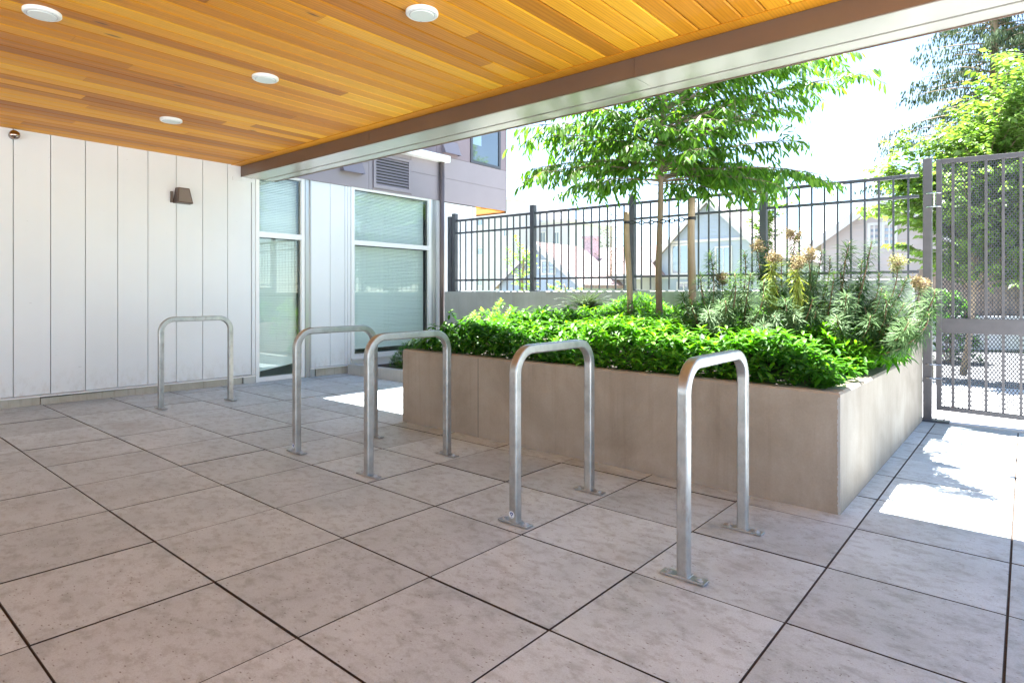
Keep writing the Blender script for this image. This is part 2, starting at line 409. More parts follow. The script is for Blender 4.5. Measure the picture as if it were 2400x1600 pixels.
M['fern'] = mat_leaf('fern_frond', [(.022, .05, .020), (.05, .085, .036), (.11, .15, .08)], .45, .25)

# ================================================================ SETTING
WX = -7.71
# paving slabs on a sand bed
bed = MB(); bed.box(-7.9, 9, -9, 7.32, -0.12, -0.0055, sl=True)
bed.build('sand_bed', M['bed'], kind='structure')
xs = [-2.518 + .6164 * j for j in range(-9, 19)]; ys = [3.555 - .6049 * i for i in range(-5, 20)]
pv = MB(); pv.usec = True
ys = sorted(ys)
for b in range(len(ys)):
    y0 = ys[b]; y1 = ys[b + 1] if b + 1 < len(ys) else 7.17
    if b + 1 == len(ys): y0 = ys[b]
    for a in range(-1, len(xs)):
        x0 = xs[a] if a >= 0 else -7.72; x1 = xs[a + 1] if a + 1 < len(xs) else 9.0
        if x1 - x0 < .03: continue
        if x0 > -4.4 and x1 < -.80 and y0 > 3.9: continue
        if x1 < -4.5 and y0 > 5.4: continue
        jx0 = random.uniform(-.0022, .0022) + .0030; jx1 = random.uniform(-.0022, .0022) + .0030
        w = .0038
        if abs(x0 + .6688) < .01 or abs(x0 + .052) < .01: jx0 = .0036
        if abs(x1 + .6688) < .01 or abs(x1 + .052) < .01: jx1 = .0036
        dz = random.uniform(-.0012, .0012)
        pv.cur = random.random()
        pv.slab(x0 + jx0, x1 - jx1, y0 + w + random.uniform(-.0015, .0015), y1 - w + random.uniform(-.0015, .0015), -.05 + dz, dz, .0012, sl=True)
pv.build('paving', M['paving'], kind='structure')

g = MB(); g.box(-300, 300, -300, 400, -.6, -.30); g.build('ground', M['ground'], kind='structure')
g = MB(); g.box(-40, 60, 8.3, 11.2, -.3, -.16); g.build('sidewalk', M['walk'], kind='structure')
g = MB(); g.box(-120, 140, 11.8, 19.5, -.32, -.27); g.build('street', M['asphalt'], kind='structure')
g = MB(); g.box(-.9, 60, 7.36, 8.296, -.3, -.105); g.box(9.01, 60, -40, 7.355, -.3, -.12); g.box(-40, 9.0, -40, -9.01, -.3, -.06)
g.build('concrete_apron', M['walk'], kind='structure')

# ================================================================ BUILDING
B = empty('apartment_building', (WX, 0, 0), 'pale building with white panel wall, taupe upper cladding and cedar canopy over the bike racks', 'building')
WIN = [(4.005, 4.715, .02, 2.80, 1.925, 1.995), (5.49, 7.09, .20, 2.79, 1.915, 1.985)]
bk = MB()
bk.box(-8.1, WX - .035, -8, 4.0, -.1, 3.0); bk.box(-8.1, WX - .035, 4.80, 5.44, -.1, 3.0); bk.box(-8.1, WX - .035, 7.25, 8.2, -.1, 2.95)
bk.box(-8.1, WX - .035, 4.0, 4.80, 2.82, 3.0); bk.box(-8.1, WX - .035, 5.44, 7.25, 2.81, 3.0)
bk.box(-12, -8.101, -8, -7.8, -.1, 3.0); bk.box(-12, -8.101, 8.0, 8.2, -.1, 2.95)
bk.build('wall_core', M['gap'], B)
wp = MB()
def vpanel(y0, y1, z0, z1, gp=.0035):
    wp.box(WX - .034, WX, y0 + gp, y1 - gp, z0, z1)
joints = [1.503 + .305 * k for k in range(-30, 8)]
for a, b2 in zip(joints[:-1], joints[1:]): vpanel(a, b2, zf(WX, (a + b2) / 2) + .108, 2.83)
vpanel(3.638, 3.945, .135, 2.83)
wp.box(WX - .034, WX + .004, 3.952, 3.998, .125, 2.83)
wp.box(WX - .03, WX + .006, 3.70, 3.951, 2.62, 2.665)
wp.build('wall_panels', M['panel'], B); wp = MB()
for a, b2 in ((4.815, 5.125), (5.125, 5.375), (5.375, 5.425), (5.425, 5.478)): vpanel(a, b2, .14, 2.77)
wp.build('wall_panels', M['panel'], B); wp = MB()
for a, b2 in ((7.36, 7.50), (7.50, 7.80), (7.80, 8.105), (8.12, 8.2)): vpanel(a, b2, .1, 2.76)
wp.build('wall_panels', M['panel'], B)
pl = MB()
pl.box(-8.0, WX - .012, -8, 1.72, -.1, .125); pl.box(-8.0, WX - .008, 1.728, 3.83, -.1, .11); pl.box(-8.0, WX - .012, 4.90, 5.44, -.1, .12); 
pl.build('concrete_plinth', M['plinth'], B)
fl = MB()
def flash(y0, y1, dz=.094):
    vs = []
    for x, z in ((WX - .034, .012), (WX + .016, .002), (WX + .016, -.010), (WX - .034, .0)):
        for y in (y0, y1): vs.append((x, y, zf(WX, y) + dz + z))
    fl.add(vs, [(0, 1, 3, 2), (2, 3, 5, 4), (4, 5, 7, 6), (6, 7, 1, 0), (0, 2, 4, 6), (1, 7, 5, 3)])
flash(-7.9, 1.86); flash(1.864, 3.998); flash(4.80, 5.44, .118)
fl.build('drip_flashing', M['white'], B)
tr = MB(); tr.box(WX - .03, WX + .01, 4.722, 4.735, 0, 2.80); tr.box(WX - .05, WX - .012, 4.735, 4.80, 0.0, 2.80); tr.box(WX - .03, WX + .012, 4.80, 4.812, .015, 2.80)
tr.box(WX - .02, WX + .008, 4.812, 4.87, -.01, .115)
tr.build('corner_trim', M['alu'], B); tr = MB(); tr.box(WX - .05, WX - .01, 7.10, 7.155, 0, 2.78); tr.box(WX - .03, WX + .012, 7.155, 7.17, 0, 2.78); tr.box(WX - .05, WX - .01, 7.17, 7.21, 0, 2.78)
tr.build('corner_trim', M['alu'], B); tr = MB(); tr.box(WX - .02, WX + .010, 3.84, 3.99, 0.015, .115)
tr.build('corner_trim', M['alu'], B)
t2 = MB(); t2.box(WX - .034, WX + .006, 7.21, 7.355, 0, 2.775); t2.build('wall_end_panel', M['panel'], B)
# windows
def window(y0, y1, z0, z1, m0, m1, j, depth=.045):
    f = MB()
    xf = WX + .004; xb = WX - .07
    f.box(xb, xf, y0, y0 + j, z0, z1); f.box(xb, xf, y1 - j, y1, z0, z1)
    f.box(xb, xf - .002, y0 + j, y1 - j, z0, z0 + .06); f.box(xb, xf - .002, y0 + j, y1 - j, z1 - .045, z1)
    f.box(xb, xf - .002, y0 + j, y1 - j, m0, m1)
    fr = f.build('window', M['white'], B)
    g1 = MB(); e = .002
    for a, b2 in ((z0 + .06, m0), (m1, z1 - .045)):
        g1.add([(WX - .038, y0 + j - e, a), (WX - .038, y1 - j + e, a), (WX - .038, y1 - j + e, b2), (WX - .038, y0 + j - e, b2)], [(0, 1, 2, 3)])
    g1.build('pane', M['glass'], fr)
    sp = MB()
    for a, b2 in ((z0 + .06, m0), (m1, z1 - .045)):
        sp.box(WX - .066, WX - .042, y1 - j - .022, y1 - j, a, b2); sp.box(WX - .066, WX - .042, y0 + j, y1 - j - .022, b2 - .014, b2)
        sp.box(WX - .066, WX - .042, y0 + j, y0 + j + .006, a, b2)
    sp.build('gasket', M['gap'], fr)
    return fr
def blind(fr, y0, y1, z0, z1, skew=0.0):
    b = MB(); z = z1; k = 0; n = int((z1 - z0) / .0225)
    for k in range(n):
        z = z1 - k * .0225
        ang = R(55) + random.uniform(-.05, .05)
        dx, dz = .0125 * math.cos(ang), .0125 * math.sin(ang)
        lift = skew * max(0, 1 - (z - z0) / .22)
        x = WX - .125
        sag = random.uniform(-.0008, .0008)
        vs = [(x + dx, y0, z - dz), (x + dx, y1, z - dz + lift + sag), (x - dx, y1, z + dz + lift + sag), (x - dx, y0, z + dz)]
        b.add(vs, [(0, 1, 2, 3)])
    for yy in (y0 + .12, (y0 + y1) / 2, y1 - .12):
        b.box(WX - .126, WX - .124, yy - .001, yy + .001, z0 + skew, z1)
    b.build('blind', M['blind'], fr)
w1 = window(4.005, 4.715, .022, 2.79, 1.925, 1.995, .05)
blind(w1, 4.065, 4.665, .11, 2.76, .10)
w2 = window(5.485, 7.095, .215, 2.79, 1.915, 1.985, .06)
blind(w2, 5.555, 7.02, .31, 2.76)
ap = MB(); ap.box(WX - .05, WX - .004, 5.49, 7.09, 0.0, .19); ap.box(WX - .03, WX + .02, 5.49, 7.09, .191, .213); ap.build('apron_panel', M['white'], B)
rm = MB()
rm.box(-9.6, -9.5, 3.6, 7.6, -.1, 3.0); rm.box(-9.499, WX - .2, 3.6, 3.7, -.1, 3.0); rm.box(-9.499, WX - .2, 7.5, 7.6, -.1, 3.0); rm.box(-9.499, WX - .36, 3.701, 7.499, -.1, .015); rm.box(-9.499, WX - .36, 3.701, 7.499, 2.83, 2.9)
rm.build('room_interior', M['room'], B)
# upper cladding
CX = WX + .02
cl = MB()
cl.box(-8.4, CX - .012, 4.26, 9.01, 2.785, 7.0); cl.build('upper_storey', M['taupe'], B)
cp = MB()
def cpan(y0, y1, z0, z1, g_=.003): cp.box(CX - .011, CX, y0 + g_, y1 - g_, z0 + g_, z1 - g_)
cpan(4.27, 5.79, 2.77, 3.175); cpan(5.79, 5.86, 2.77, 3.62); cpan(6.63, 9.02, 2.77, 3.175); cpan(6.63, 9.02, 3.175, 3.545); cpan(4.27, 5.79, 3.175, 3.545)
cpan(5.86, 6.63, 2.77, 2.80); cpan(5.86, 6.63, 3.36, 3.545)
cp.box(-8.4, CX + .004, 9.021, 9.03, 2.77, 7.0)
cp.build('cladding_panel', M['taupe'], B)
cu = MB(); cu.box(CX - .012, CX - .004, 4.27, 8.02, 3.55, 7.0); cu.box(CX - .012, CX - .004, 8.86, 9.02, 3.55, 7.0); cu.box(CX - .012, CX - .004, 8.02, 8.86, 4.62, 7.0); cu.box(CX - .011, CX + .004, 7.20, 7.26, 3.55, 7.0)
cu.build('upper_cladding', M['taupe2'], B)
sf = MB(); sf.usec = True
for k in range(6):
    sf.cur = random.random(); sf.box(-12 , CX - .03, 8.21 + k * .135, 8.21 + k * .135 + .13, 2.755, 2.78)
sf.build('overhang_soffit', M['cedar'], B)
sf2 = MB(); sf2.box(-12, CX - .001, 9.022 - .012, 9.02, 2.735, 2.769); sf2.build('soffit_edge', M['bronze'], B)
# louvred vent
lv = MB(); yl0, yl1, zl0, zl1 = 5.87, 6.62, 2.81, 3.35
for bx in ((yl0, yl0 + .05, zl0, zl1), (yl1 - .05, yl1, zl0, zl1), (yl0 + .05, yl1 - .05, zl0, zl0 + .05), (yl0 + .05, yl1 - .05, zl1 - .04, zl1)):
    lv.box(CX - .01, CX + .018, *bx)
lv_o = lv.build('louvred_vent', M['taupe'], B)
ls = MB()
nsl = 10
for k in range(nsl):
    z = zl0 + .065 + k * (zl1 - zl0 - .13) / (nsl - 1)
    ls.add([(CX + .016, yl0 + .05, z - .014), (CX + .016, yl1 - .05, z - .014), (CX + .012, yl1 - .05, z - .002), (CX + .012, yl0 + .05, z - .002),
            (CX - .008, yl0 + .05, z + .02), (CX - .008, yl1 - .05, z + .02)], [(0, 1, 2, 3), (3, 2, 5, 4)])
ls.build('louvre_slats', M['taupe'], lv_o)
lb = MB(); lb.box(CX - .0105, CX - .0095, yl0 + .05, yl1 - .05, zl0 + .05, zl1 - .04); lb.build('vent_void', M['gap'], lv_o)
# vent hoods, gutter, downpipe, upper window
def hood(y0, y1, z0, z1):
    h = MB(); d = .10
    vs = [(CX, y0, z1), (CX, y1, z1), (CX + d, y1, z0), (CX + d, y0, z0), (CX, y0, z0), (CX, y1, z0)]
    h.add(vs, [(0, 3, 2, 1), (0, 4, 3), (1, 2, 5)])
    h.add([(CX + d, y0 - .01, z0), (CX + d, y1 + .01, z0), (CX + d + .012, y1 + .01, z0 - .008), (CX + d + .012, y0 - .01, z0 - .008)], [(0, 3, 2, 1)])
    h.build('vent_hood', M['taupe'], B)
hood(5.28, 5.66, 2.975, 3.17); hood(7.32, 7.70, 3.60, 3.83)
gt = MB(); gt.box(CX + .001, CX + .15, 5.1, 7.38, 3.42, 3.53); gt.build('gutter_box', M['white'], B, bevel=.004)
dp = MB(); dp.tube([(WX + .07, 7.275, 3.42), (WX + .07, 7.275, -.05)], .042, 16); dp.build('downpipe', M['pipe'], B, smooth=True)
uf = MB(); y0, y1, z0, z1 = 8.03, 8.85, 3.55, 4.6
for bx in ((y0, y0 + .05, z0, z1), (y1 - .05, y1, z0, z1), (y0 + .05, y1 - .05, z0, z0 + .05), (y0 + .05, y1 - .05, z1 - .05, z1)): uf.box(CX - .06, CX + .012, *bx)
ufo = uf.build('upper_window', M['darkframe'], B)
ug = MB(); ug.add([(CX - .003, y0 + .05, z0 + .05), (CX - .003, y1 - .05, z0 + .05), (CX - .003, y1 - .05, z1 - .05), (CX - .003, y0 + .05, z1 - .05)], [(0, 1, 2, 3)]); ug.build('pane', M['glass2'], ufo)
ucu = MB(); ucu.box(CX - .0115, CX - .0105, y0 + .05, y0 + .30, 3.9, 4.55); ucu.build('curtain', M['white'], ufo)

# canopy: ceiling boards, beam, roof
RX1 = .9; RY0 = -6.0  # unseen right and back edges, set for the light wanted under the canopy
cb = MB(); cb.usec = True
x = -7.71; bi = 0
while x < RX1:
    x1 = x + .1338
    y = RY0 + random.uniform(-3.2, 0)
    while y < 3.675:
        ln = random.choice((2.2, 2.8, 3.4, 4.0, 4.6, 5.2)); ye = min(y + ln, 3.675)
        if 3.675 - ye < .4: ye = 3.675
        ya = max(y, RY0)
        if ye > ya + .02:
            cb.cur = min(1, max(0, random.gauss(.46, .22)))
            g_ = .0034; e = .008
            a, b2 = x + g_, x1 - g_
            y0_, y1_ = ya + .0012, ye - .0012
            z = 2.81
            vs = []
            for xx, zz in ((a, z + .02), (a, z + .004), (a + e, z), (b2 - e, z), (b2, z + .004), (b2, z + .02)):
                vs += [(xx, y0_, zz), (xx, y1_, zz)]
            fs = [(2 * q, 2 * q + 2, 2 * q + 3, 2 * q + 1) for q in range(5)] + [(0, 1, 11, 10), (1, 3, 5, 7, 9, 11), (10, 8, 6, 4, 2, 0)]
            cb.add(vs, fs)
        y = ye
        if ye >= 3.675: break
    x = x1
cb.build('cedar_ceiling', M['cedar'], B)
tb = MB(); tb.usec = True
xx = -7.71
while xx < RX1:
    tb.cur = random.uniform(.1, .5); tb.box(xx + .001, min(xx + 3.2, RX1) - .001, 3.681, 3.80, 2.806, 2.83); xx += 3.2
tb.build('trim_board', M['cedar'], B)
rb = MB(); rb.box(-7.74, RX1, RY0, 4.235, 2.831, 3.35); rb.build('canopy_roof', M['taupe2'], B)
bm = MB()
segs = [-7.708, -5.05, -2.08, .89, RX1]
for a, b2 in zip(segs[:-1], segs[1:]):
    bm.box(a + .0015, b2 - .0015, 3.805, 3.822, 2.672, 2.83)
bm.build('beam', M['bronze'], B)
bs = MB()
for a, b2 in zip(segs[:-1], segs[1:]):
    bs.box(a + .0015, b2 - .0015, 3.823, 4.082, 2.673, 2.70)
for a, b2 in zip([-7.708, -4.6, -1.62, 1.3], [-4.6, -1.62, 1.3, RX1]):
    bs.box(a + .001, b2 - .001, 4.096, 4.238, 2.669, 2.70)
bs.build('beam_soffit', M['satin'], B)
bf = MB(); bf.box(-7.66, RX1, 4.239, 4.25, 2.662, 3.42); bf.box(-7.70, RX1, 3.83, 4.23, 2.705, 2.825); bf.build('fascia', M['bronze'], B)
mass = MB(); mass.box(-12, -8.11, -8, 8.2, 3.0, 7.0); mass.box(-12, -8.401, 8.2, 9.02, 2.79, 7.0); mass.box(-8.4, -6.5, -3, 3.6, 3.36, 7.0)
mass.build('upper_floors', M['taupe2'], B)
col_ = MB(); col_.box(.6, .8, -2.6, -2.4, -.1, 2.805); col_.build('column', M['planter'], B)

# ceiling lights
def ceil_light(x, y, lab):
    o = empty('ceiling_light', (x, y, 2.81), lab, 'ceiling light', 'round white lights on the cedar ceiling')
    h = MB(); h.disc((x, y), .094, 2.787, 2.809, 40, .006)
    hb = h.build('housing', M['lamp_white'], o, bevel=.001)
    l = MB(); l.disc((x, y), .070, 2.7825, 2.7872, 40, .003); l.build('lens', M['lens'], o); l = MB(); l.disc((x, y), .0745, 2.7862, 2.7880, 40); l.build('trim_ring', M['alu'], hb)
    for a in (.4, 2.5, 4.6):
        s = MB(); s.box(x + .082 * math.cos(a) - .004, x + .082 * math.cos(a) + .004, y + .082 * math.sin(a) - .004, y + .082 * math.sin(a) + .004, 2.7855, 2.7872); s.build('screw', M['alu'], hb)
ceil_light(-4.377, .986, 'round white ceiling light in the top left corner of the photo')
ceil_light(-2.687, 2.400, 'round white ceiling light farthest right, on the bright orange boards')
ceil_light(-4.401, 2.362, 'round white ceiling light in the middle of the cedar ceiling')
ceil_light(-6.142, 2.367, 'smallest round white ceiling light, nearest the white panel wall')

# wall lamp
wlm = empty('wall_lamp', (WX, 3.085, 2.34), 'brown wedge-shaped wall lamp on the white panel wall', 'wall lamp')
b = MB()
vs = []
for y, x, z in ((2.985, 0, 2.245), (3.185, 0, 2.245), (3.155, 0, 2.43), (3.015, 0, 2.43)): vs.append((WX + .001, y, z))
for y, x, z in ((2.995, .12, 2.245), (3.175, .12, 2.245), (3.15, .075, 2.43), (3.02, .075, 2.43)): vs.append((WX + x, y, z))
b.add(vs, [(4, 5, 6, 7), (0, 4, 7, 3), (1, 2, 6, 5), (3, 7, 6, 2), (0, 1, 5, 4), (0, 3, 2, 1)])
b.build('lamp_body', M['sconce'], wlm, bevel=.006)
b = MB(); q = .014
vs = [(WX + .1235 - .002, 2.995 + q, 2.245 + q), (WX + .1235 - .002, 3.175 - q, 2.245 + q), (WX + .0795, 3.15 - q * .8, 2.43 - q), (WX + .0795, 3.02 + q * .8, 2.43 - q)]
b.add(vs, [(0, 1, 2, 3)]); b.build('lamp_lens', M['sconce_lens'], wlm)
b = MB(); b.box(WX + .001, WX + .03, 2.96, 2.984, 2.25, 2.38); b.build('bracket', M['sconce'], wlm)
# round sensor
sg = empty('security_sensor', (WX, 1.503, 2.745), 'small round shiny brown sensor high on the first wall panel', 'sensor')
bmm = bmesh.new(); bmesh.ops.create_uvsphere(bmm, u_segments=24, v_segments=14, radius=.046)
me = bpy.data.meshes.new('dome'); bmm.to_mesh(me); bmm.free(); me.materials.append(M['chrome']); me.polygons.foreach_set('use_smooth', [True] * len(me.polygons))
dm = bpy.data.objects.new('dome', me); COL.objects.link(dm); dm.parent = sg; dm.location = (.05, 0, 0)
b = MB(); b.tube([(WX + .001, 1.503, 2.745), (WX + .022, 1.503, 2.745)], .04, 20); b.build('mount', M['sconce'], sg)

# ================================================================ BIKE RACKS
def rack_mesh():
    w = .0245; r = .125; y0, y1 = 0, .70; top = .915
    cen = []
    cen.append((y0, .0)); cen.append((y0, top - w - r))
    for k in range(1, 13):
        a = math.pi - k * (math.pi / 2) / 12; cen.append((y0 + r + r * math.cos(a), top - w - r + r * math.sin(a)))
    for k in range(0, 13):
        a = math.pi / 2 - k * (math.pi / 2) / 12; cen.append((y1 - r + r * math.cos(a), top - w - r + r * math.sin(a)))
    cen.append((y1, .0))
    prof = []; c = .009
    for sx, sy, a0 in ((1, 1, 0), (-1, 1, 90), (-1, -1, 180), (1, -1, 270)):
        for k in range(4):
            a = R(a0 + 30 * k); prof.append((sx * (w - c) + c * math.cos(a), sy * (w - c) + c * math.sin(a)))
    vs = []; n = len(prof)
    for i, (y, z) in enumerate(cen):
        a = cen[max(i - 1, 0)]; b_ = cen[min(i + 1, len(cen) - 1)]
        t = Vector((0, b_[0] - a[0], b_[1] - a[1])).normalized(); nn = Vector((0, -t.z, t.y))
        for px, py in prof: 
            p = Vector((0, y, z)) + Vector((1, 0, 0)) * px + nn * py; vs.append(p)
    fs = []
    for i in range(len(cen) - 1):
        for k in range(n):
            m = (k + 1) % n; fs.append((i * n + k, i * n + m, (i + 1) * n + m, (i + 1) * n + k))
    return vs, fs
RV, RF = rack_mesh()
rk = MB(); rk.add(RV, RF)
hoop0 = rk.build('hoop', M['galv'], None, smooth=True); HM = hoop0.data; bpy.data.objects.remove(hoop0)
em = HM
pl_ = MB(); pl_.box(-.098, .098, -.027, .027, 0.002, .010); po = pl_.build('base_plate', M['galv'], None); PM = po.data; bpy.data.objects.remove(po)
bo = MB(); bo.disc((0, 0), .0155, .0102, .0135, 20); bo.disc((0, 0), .009, .0136, .021, 6); bo_ = bo.build('bolt', M['alu'], None); BM_ = bo_.data; bpy.data.objects.remove(bo_)
wd = MB(); wd.box(-.030, .030, -.030, .030, .0101, .0145); wo = wd.build('weld', M['galv'], None); WM_ = wo.data; bpy.data.objects.remove(wo)
def mk(name, me, parent, loc=(0, 0, 0), bevel=0):
    o = bpy.data.objects.new(name, me); COL.objects.link(o); o.parent = parent; o.location = loc
    if bevel:
        m = o.modifiers.new('bevel', 'BEVEL'); m.width = bevel; m.segments = 2
    return o
def rack(x, y, lab, sticker=0):
    z = zf(x, y)
    o = empty('bike_rack', (x, y, z), lab, 'bike rack', 'galvanised bike racks bolted to the paving')
    h = mk('hoop', HM, o, (0, 0, 0)); wnm = h.modifiers.new('wn', 'WEIGHTED_NORMAL'); wnm.weight = 90
    for yy in (0, .70):
        dz = zf(x, y + yy) - z
        p = mk('base_plate', PM, o, (0, yy, dz + .001), .0015)
        mk('weld', WM_, p, (0, 0, 0), .0035)
        for s in (-.068, .068): mk('bolt', BM_, p, (s, 0, 0))
    if sticker:
        s = MB(); zc = z + .052; yy = y - .0252
        n = 20; s.add([(x - .004 + .0185 * math.cos(2 * math.pi * k / n), yy, zc + .0185 * math.sin(2 * math.pi * k / n)) for k in range(n)], [tuple(range(n))])
        so_ = s.build('sticker', M['stick_w'], o)
        s = MB(); yy -= .0006
        def P2(a, b_): return (x - .004 + a, yy, zc + b_)
        s.add([P2(-.009, .010), P2(0, .013), P2(.009, .010), P2(.010, .003), P2(0, -.010), P2(-.010, .003)], [(0, 1, 2, 3, 4, 5)])
        s.add([P2(-.008, -.0125), P2(.008, -.0125), P2(.006, -.0145), P2(-.006, -.0145)], [(0, 3, 2, 1)])
        s.build('shield_mark', M['stick_b'], so_)
        s = MB(); yy -= .0004
        s.add([P2(-.0045, .006), P2(.0045, .006), P2(0, -.003)], [(0, 1, 2)]); s.build('mark_cutout', M['stick_w'], so_)
rack(-6.645, 2.465, 'galvanised bike rack farthest back, standing alone in front of the white panel wall')
rack(-4.120, 2.455, 'galvanised bike rack with a small sticker at its foot, second from the white wall', 1)
rack(-3.255, 2.450, 'galvanised bike rack in the middle, overlapping the left end of the planter')
rack(-2.018, 2.440, 'galvanised bike rack with a round white and blue sticker, in front of the planter', 1)
rack(-1.098, 2.435, 'nearest and largest galvanised bike rack, beside the planter corner at the right')

# ================================================================ PLANTER
PX0, PX1, PY0, PY1 = -4.43, -.777, 3.72, 7.20
T = .115
def ptop(x, y): return .655 + GX * (x) + .2 * 0 + GY * (y)
Pl = empty('concrete_planter', (-2.6, 3.72, 0), 'long raised concrete planter with crisp corners and weathered rim behind the bike racks', 'planter')
pb = MB()
pb.slab(PX0, PX1 - .0, PY0, PY0 + T, -.05, .665, .012, sl=True)
pb.slab(PX1 - T, PX1, PY0 + T + .0005, 6.45, -.05, .664, .014, sl=True)
pb.slab(PX1 - T, PX1, 6.4505, PY1, -.05, 1.0, .012, sl=True)
pb.slab(PX0, PX0 + T, PY0 + T + .0005, PY1, -.05, .664, .012, sl=True)
pb.build('planter_walls', M['planter'], Pl)
jn = MB(); jn.box(-3.478, -3.474, PY0 - .0012, PY0 + .004, -.02, .655, sl=True); jn.build('form_joint', M['gap'], Pl)
# chipped arris strips
ch = MB()
N_ = 60
for k in range(N_):
    z0 = -.02 + k * .66 / N_; z1 = z0 + .66 / N_
    w = .012 + random.uniform(-.002, .003)
    ch.add([(PX1 - w, PY0 - .0015, z0 + zf(PX1, PY0)), (PX1 + .0015, PY0 - .0015, z0 + zf(PX1, PY0)), (PX1 + .0015, PY0 - .0015, z1 + zf(PX1, PY0)), (PX1 - w, PY0 - .0015, z1 + zf(PX1, PY0))], [(0, 1, 2, 3)])
ch.build('corner_chamfer', M['wallconc'], Pl)
def zsoil(x, y):
    e = np.minimum.reduce([x - PX0, PX1 - x, y - PY0, np.full_like(x, 9.0)])
    return .57 + .17 * np.clip((e - .1) / 1.0, 0, 1) ** .8 + GX * x + GY * y
so = MB(); nx, ny = 30, 28
X, Y = np.meshgrid(np.linspace(PX0 + T, PX1 - T, nx), np.linspace(PY0 + T, PY1, ny)); Z = zsoil(X, Y) + rng.normal(0, .006, X.shape)
so.add(list(zip(X.ravel(), Y.ravel(), Z.ravel())), [(j * nx + i, j * nx + i + 1, (j + 1) * nx + i + 1, (j + 1) * nx + i) for j in range(ny - 1) for i in range(nx - 1)])
so.build('planter_soil', M['soil'], Pl, smooth=True)

# low bed and its kerb
lk = MB(); lk.slab(-7.63, PX0 - .003, 5.37, 5.47, -.1, .152, .008); lk.build('bed_kerb', M['wallconc'], kind=None, label='low pale concrete kerb edging the small planting bed under the big window', cat='kerb', origin=(-6, 5.4, 0))
lsb = MB(); lsb.box(-7.66, PX0 - .003, 5.471, 7.2, -.1, .09); lsb.build('soil', M['soil'], kind='structure')

# retaining wall with fence
rw = MB(); rw.slab(-7.50, -2.30, 7.20, 7.36, -.4, 1.218, .008); rw.slab(-2.299, -.86, 7.20, 7.36, -.4, 1.325, .008)
rw.build('retaining_wall', M['wallconc'], label='grey concrete retaining wall under the charcoal picket fence', cat='wall', origin=(-4, 7.28, 0))
FY = 7.27
Fn = empty('metal_fence', (-4, FY, 1.2), 'charcoal metal picket fence on top of the grey retaining wall', 'fence')
def ftop(x): return 2.412 - .0065 * (x + 7.3)
posts = [-7.325, -5.665, -3.995, -2.310]
for p in posts:
    zb = 1.218 if p < -2.3 else 1.325
    if p == posts[-1]: zb = 1.218
    b = MB(); b.box(p - .0375, p + .0375, FY - .0375, FY + .0375, zb + .011, ftop(p) + .105)
    o = b.build('post', M['fence'], Fn, bevel=.004)
    b = MB(); b.box(p - .09, p + .09, FY - .055, FY + .055, zb + .001, zb + .010); b.build('foot_plate', M['fence'], o)
    for s in (-.07, .07):
        for t_ in (-.035, .035): b = MB(); b.disc((p + s, FY + t_), .008, zb + .0101, zb + .024, 6); b.build('anchor_bolt', M['alu'], o)
b = MB(); b.box(-7.45, -7.37, FY - .05, FY + .05, 1.2185, ftop(-7.4) + .06); b.build('end_post', M['fence'], Fn, bevel=.004)
spans = list(zip(posts, posts[1:] + [-.775]))
for a, c in spans:
    for dz, h in ((-.018, .036), (-.225, .030)):
        b = MB(); b.bar((a + .037, FY, ftop(a) + dz + 0), (c - .037, FY, ftop(c) + dz), .036, h); b.build('rail', M['fence'], Fn, bevel=.003)
    zz = 1.405 if a < -2.4 else 1.40
    b = MB(); b.bar((a + .037, FY, zz), (c - .037, FY, zz - .005), .036, .030); b.build('rail', M['fence'], Fn, bevel=.003)
    n = 12 if a > -2.4 else 13
    n = round((c - a) / .1275)
    for k in range(1, n):
        x = a + (c - a) * k / n
        zb = 1.235 if a < -2.4 else 1.335
        b = MB(); b.box(x - .0085, x + .0085, FY - .0085, FY + .0085, zb, ftop(x) - .034); b.build('picket', M['fence'], Fn)

# gate post and gate
gp = empty('gate_post', (-.742, FY, -.07), 'tall square charcoal post between the picket fence and the mesh gate', 'gate post')
b = MB(); b.box(-.778, -.704, FY - .037, FY + .037, zf(-.74, FY) + .0, 2.505); b.build('post', M['gate'], gp, bevel=.004)
b = MB(); b.box(-.81, -.56, FY - .09, FY + .075, zf(-.7, FY) + .003, zf(-.7, FY) + .018); o = b.build('foot_plate', M['fence'], gp)
for s in (-.665, -.60): b = MB(); b.disc((s, FY - .055), .011, zf(-.7, FY) + .019, zf(-.7, FY) + .045, 6); b.build('anchor_bolt', M['steel'], o)
G = empty('mesh_gate', (-.68, FY, 0), 'charcoal steel gate with diamond mesh and upright bars, cut off by the right edge', 'gate')
gx0, gx1, gz0, gz1 = -.672, .46, .045, 2.482
fr = MB(); s_ = .046; hy = .022
sl_ = lambda x: -.03 * (x - gx0)
fr.box(gx0, gx0 + s_, FY - hy, FY + hy, gz0, gz1); fr.box(gx1 - s_, gx1, FY - hy, FY + hy, gz0 - .03, gz1 - .03)
fr.bar((gx0 + s_, FY, gz1 - .022), (gx1 - s_, FY, gz1 - .052), hy * 2, .044); fr.bar((gx0 + s_, FY, gz0 + .022), (gx1 - s_, FY, gz0 - .008), hy * 2, .044)
fr.build('gate_frame', M['gate'], G, bevel=.003)
b = MB(); b.box(gx0 + s_, gx1 - s_, FY - hy + .001, FY + hy - .001, .798, .942); b.build('mid_rail', M['gate'], G, bevel=.002)
for k in range(8):
    x = -.538 + .1263 * k
    if x > gx1 - .08: break
    b = MB(); b.box(x - .011, x + .011, FY - .011, FY + .011, gz0 + .03, .798); b.build('bar', M['gate'], G)
    b = MB(); b.box(x - .011, x + .011, FY - .011, FY + .011, .942, gz1 - .05); b.build('bar', M['gate'], G)
